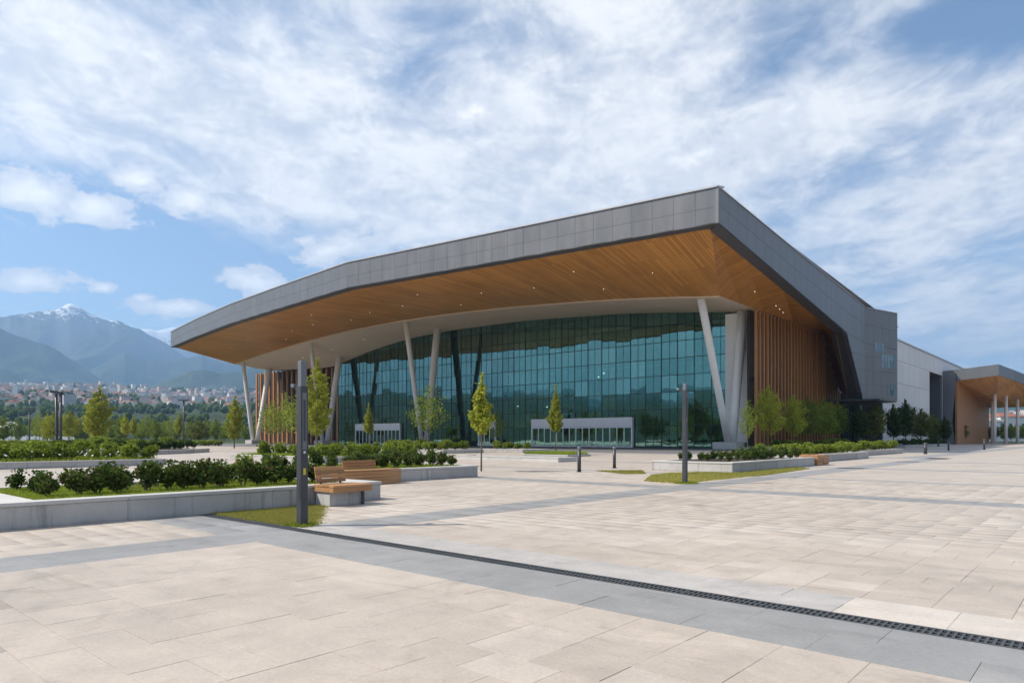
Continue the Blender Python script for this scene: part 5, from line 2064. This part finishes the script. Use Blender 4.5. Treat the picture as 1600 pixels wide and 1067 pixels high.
# ================================================================== THE TOWN ON THE SLOPE
def house_mesh(w, dp, h, roof, wallm, roofm, pitch=0.35):
    mb = MB()
    mb.box(-w / 2, w / 2, -dp / 2, dp / 2, -4, h)
    o_ = 0.5
    if roof == 'gable':
        r_ = dp / 2 * pitch * 2
        mb.add([(-w / 2 - o_, -dp / 2 - o_, h), (w / 2 + o_, -dp / 2 - o_, h), (w / 2 + o_, dp / 2 + o_, h), (-w / 2 - o_, dp / 2 + o_, h), (-w / 2 - o_, 0, h + r_), (w / 2 + o_, 0, h + r_)],
               [(0, 1, 5, 4), (2, 3, 4, 5), (1, 2, 5), (3, 0, 4)], 1)
    elif roof == 'hip':
        r_ = dp / 2 * pitch * 1.8
        mb.add([(-w / 2 - o_, -dp / 2 - o_, h), (w / 2 + o_, -dp / 2 - o_, h), (w / 2 + o_, dp / 2 + o_, h), (-w / 2 - o_, dp / 2 + o_, h), (-w / 5, 0, h + r_), (w / 5, 0, h + r_)],
               [(0, 1, 5, 4), (2, 3, 4, 5), (1, 2, 5), (3, 0, 4)], 1)
    else:
        mb.box(-w / 2 - 0.2, w / 2 + 0.2, -dp / 2 - 0.2, dp / 2 + 0.2, h, h + 0.6, 1)
    nf = max(1, int(h / 3))
    nw = max(2, int(w / 3))
    for fl in range(nf):
        for k in range(nw):
            xx = -w / 2 + w * (k + 0.5) / nw
            for s_ in (-1, 1):
                yy = s_ * (dp / 2 + 0.04)
                mb.add([(xx - 0.6, yy, fl * 3 + 0.9), (xx + 0.6, yy, fl * 3 + 0.9), (xx + 0.6, yy, fl * 3 + 2.3), (xx - 0.6, yy, fl * 3 + 2.3)], [(0, 1, 2, 3)], 2)
    return mb, [wallm, roofm, M['winglass']]


hw = [mottled('house_white', (0.72, 0.71, 0.69), 0.05, 0.1, 0.8), mottled('house_cream', (0.62, 0.56, 0.47), 0.05, 0.1, 0.8), mottled('house_pink', (0.55, 0.43, 0.38), 0.05, 0.1, 0.8), mottled('house_grey', (0.45, 0.45, 0.46), 0.05, 0.1, 0.8)]
HV = []
random.seed(14)
for k in range(12):
    rk = ['gable', 'hip', 'flat', 'hip'][k % 4]
    tall = rk == 'flat'
    w_, d_, h_ = (random.uniform(12, 20), random.uniform(10, 14), random.uniform(12, 24)) if tall else (random.uniform(9, 16), random.uniform(8, 11), random.uniform(5, 9))
    mb, ms = house_mesh(w_, d_, h_, rk, hw[k % 3 if k % 5 else 3], M['roof_grey'] if tall or k % 3 == 2 else M['roof_red'])
    HV.append((mb, ms, mb.mesh('house', ms), rk, ['white', 'cream', 'pink', 'grey'][k % 3 if k % 5 else 3], 'grey' if tall or k % 3 == 2 else 'red', 'wide' if w_ > 12.5 else 'narrow'))
rngt = np.random.default_rng(44)


def tpos_many(a, r_):
    return np.stack([r_ * (np.sin(a) * CX.x + np.cos(a) * CY.x), r_ * (np.sin(a) * CX.y + np.cos(a) * CY.y), terrain_h(a, r_)], 1)


ah = rngt.uniform(-0.66, -0.335, 300)
rh = 1400 + 1000 * rngt.uniform(size=300) ** 0.9
for p, a0, r0_ in zip(tpos_many(ah, rh), ah, rh):
    k = int(rngt.integers(len(HV)))
    if HV[k][3] == 'flat' and rngt.uniform() < 0.5:
        k = int(rngt.choice([0, 1, 3]))
    o = inst('house', HV[k][2], [float(c_) for c_ in p], rngt.uniform(0, 3.14))
    px = 800 + FPX * math.tan(a0)
    zone = 'below the snowy peak' if px < 130 else 'left of the T-shaped lamp' if px < 270 else 'between T-shaped lamp and hall'
    tier = 'lower' if r0_ < 1720 else 'middle' if r0_ < 2060 else 'upper'
    kn = {'gable': 'gabled house', 'hip': 'hip-roofed house', 'flat': 'flat-roofed block'}[HV[k][3]]
    tag(o, f'{HV[k][6]} {HV[k][4]} {kn}, {HV[k][5]} roof, on the {tier} town slope {zone}', 'house', 'houses on the town hillside')
tv, tf, ti = [], [], []
NT_ = 4600
aa = np.where(np.arange(NT_) % 9 > 0, rngt.uniform(-0.80, -0.10, NT_), rngt.uniform(0.5, 0.9, NT_))
rt = 2000 + 1900 * rngt.uniform(size=NT_) ** 0.85
dens_ = fbm(rt * np.sin(aa) / 300.0, rt * np.cos(aa) / 300.0, 3, 33)
kp = (dens_ > 0.40) & ((rt < 3300) | (rngt.uniform(size=NT_) < 0.4))
for p in tpos_many(aa[kp], rt[kp]):
    an = rngt.uniform(0, 3.14)
    c_, s_ = math.cos(an), math.sin(an)
    w_, d_, h_ = rngt.uniform(9, 20), rngt.uniform(8, 13), (rngt.uniform(5, 9) if rngt.uniform() < 0.75 else rngt.uniform(12, 24))
    b = len(tv)
    rr_ = 2.6 if h_ < 10 else 0.3
    vs = [(-w_ / 2, -d_ / 2, -8), (w_ / 2, -d_ / 2, -8), (w_ / 2, d_ / 2, -8), (-w_ / 2, d_ / 2, -8), (-w_ / 2, -d_ / 2, h_), (w_ / 2, -d_ / 2, h_), (w_ / 2, d_ / 2, h_), (-w_ / 2, d_ / 2, h_), (-w_ / 4, 0, h_ + rr_), (w_ / 4, 0, h_ + rr_)]
    tv += [(p[0] + x * c_ - y_ * s_, p[1] + x * s_ + y_ * c_, p[2] + z) for x, y_, z in vs]
    wi = int(rngt.integers(4))
    for f_, m_ in (((0, 1, 5, 4), wi), ((1, 2, 6, 5), wi), ((2, 3, 7, 6), wi), ((3, 0, 4, 7), wi), ((4, 5, 9, 8), 4), ((6, 7, 8, 9), 4), ((5, 6, 9), 4), ((7, 4, 8), 4)):
        tf.append(tuple(b + i for i in f_))
        ti.append(m_ if m_ < 4 or h_ < 10 else 5)
me = bpy.data.meshes.new('distant_town')
me.from_pydata(tv, [], tf)
for m_ in hw + [M['roof_red'], M['roof_grey']]:
    me.materials.append(m_)
me.polygons.foreach_set('material_index', ti)
tag(inst('distant_town', me), 'mass of tiny distant houses climbing the lower slopes', 'town', None, 'stuff')

# trees between the houses: a far-off wood that reads as one mass
ico = []
t_ = (1 + 5 ** 0.5) / 2
IV = np.array([(-1, t_, 0), (1, t_, 0), (-1, -t_, 0), (1, -t_, 0), (0, -1, t_), (0, 1, t_), (0, -1, -t_), (0, 1, -t_), (t_, 0, -1), (t_, 0, 1), (-t_, 0, -1), (-t_, 0, 1)], float)
IV /= np.linalg.norm(IV[0])
IF = np.array([(0, 11, 5), (0, 5, 1), (0, 1, 7), (0, 7, 10), (0, 10, 11), (1, 5, 9), (5, 11, 4), (11, 10, 2), (10, 7, 6), (7, 1, 8), (3, 9, 4), (3, 4, 2), (3, 2, 6), (3, 6, 8), (3, 8, 9), (4, 9, 5), (2, 4, 11), (6, 2, 10), (8, 6, 7), (9, 8, 1)])
NW = 9000
a_ = np.where(rngt.uniform(size=NW) < 0.85, rngt.uniform(-0.80, -0.12, NW), rngt.uniform(0.45, 0.85, NW))
r_ = 700 + 3300 * rngt.uniform(size=NW) ** 0.75
keep = fbm(r_ * np.sin(a_) / 130.0, r_ * np.cos(a_) / 130.0, 3, 60) > 0.46
a_, r_ = a_[keep], r_[keep]
NW = len(a_)
hz = terrain_h(a_, r_)
pos = np.stack([r_ * (np.sin(a_) * CX.x + np.cos(a_) * CY.x), r_ * (np.sin(a_) * CX.y + np.cos(a_) * CY.y), hz], 1)
sz = rngt.uniform(2.5, 6.0, NW)
vv = pos[:, None, :] + IV[None] * sz[:, None, None] * rngt.uniform(0.65, 1.25, (NW, 12, 1)) * np.array([1, 1, 1.25]) + np.stack([np.zeros(NW), np.zeros(NW), sz * 0.9], 1)[:, None, :]
ffs = (IF[None] + (np.arange(NW) * 12)[:, None, None]).reshape(-1, 3)
tag(inst('hillside_wood', np_mesh('hillside_wood', vv.reshape(-1, 3), ffs, M['leaf_dark'], 3)), 'dark woods scattered between the houses of the hillside town', 'wood', None, 'stuff')

# ================================================================== AIR
def haze_f(T):
    v_ = T.n('ShaderNodeVolumePrincipled')
    v_.inputs['Color'].default_value = (0.36, 0.60, 0.95, 1)
    v_.inputs['Density'].default_value = HAZE
    v_.inputs['Anisotropy'].default_value = 0.25
    return (None, v_.outputs[0])


HAZE = 0.0001
mh = bpy.data.materials.new('haze')
mh.use_nodes = True
mh.node_tree.nodes.clear()
TT = NT(mh.node_tree)
om = TT.n('ShaderNodeOutputMaterial')
mh.node_tree.links.new(haze_f(TT)[1], om.inputs['Volume'])
hzb = MB()
hzb.box(-17000, 17000, -17000, 17000, -30, 1760)
ho = hzb.build('haze', mh)
tag(ho, 'pale blue haze in the valley air', None, None, 'stuff')
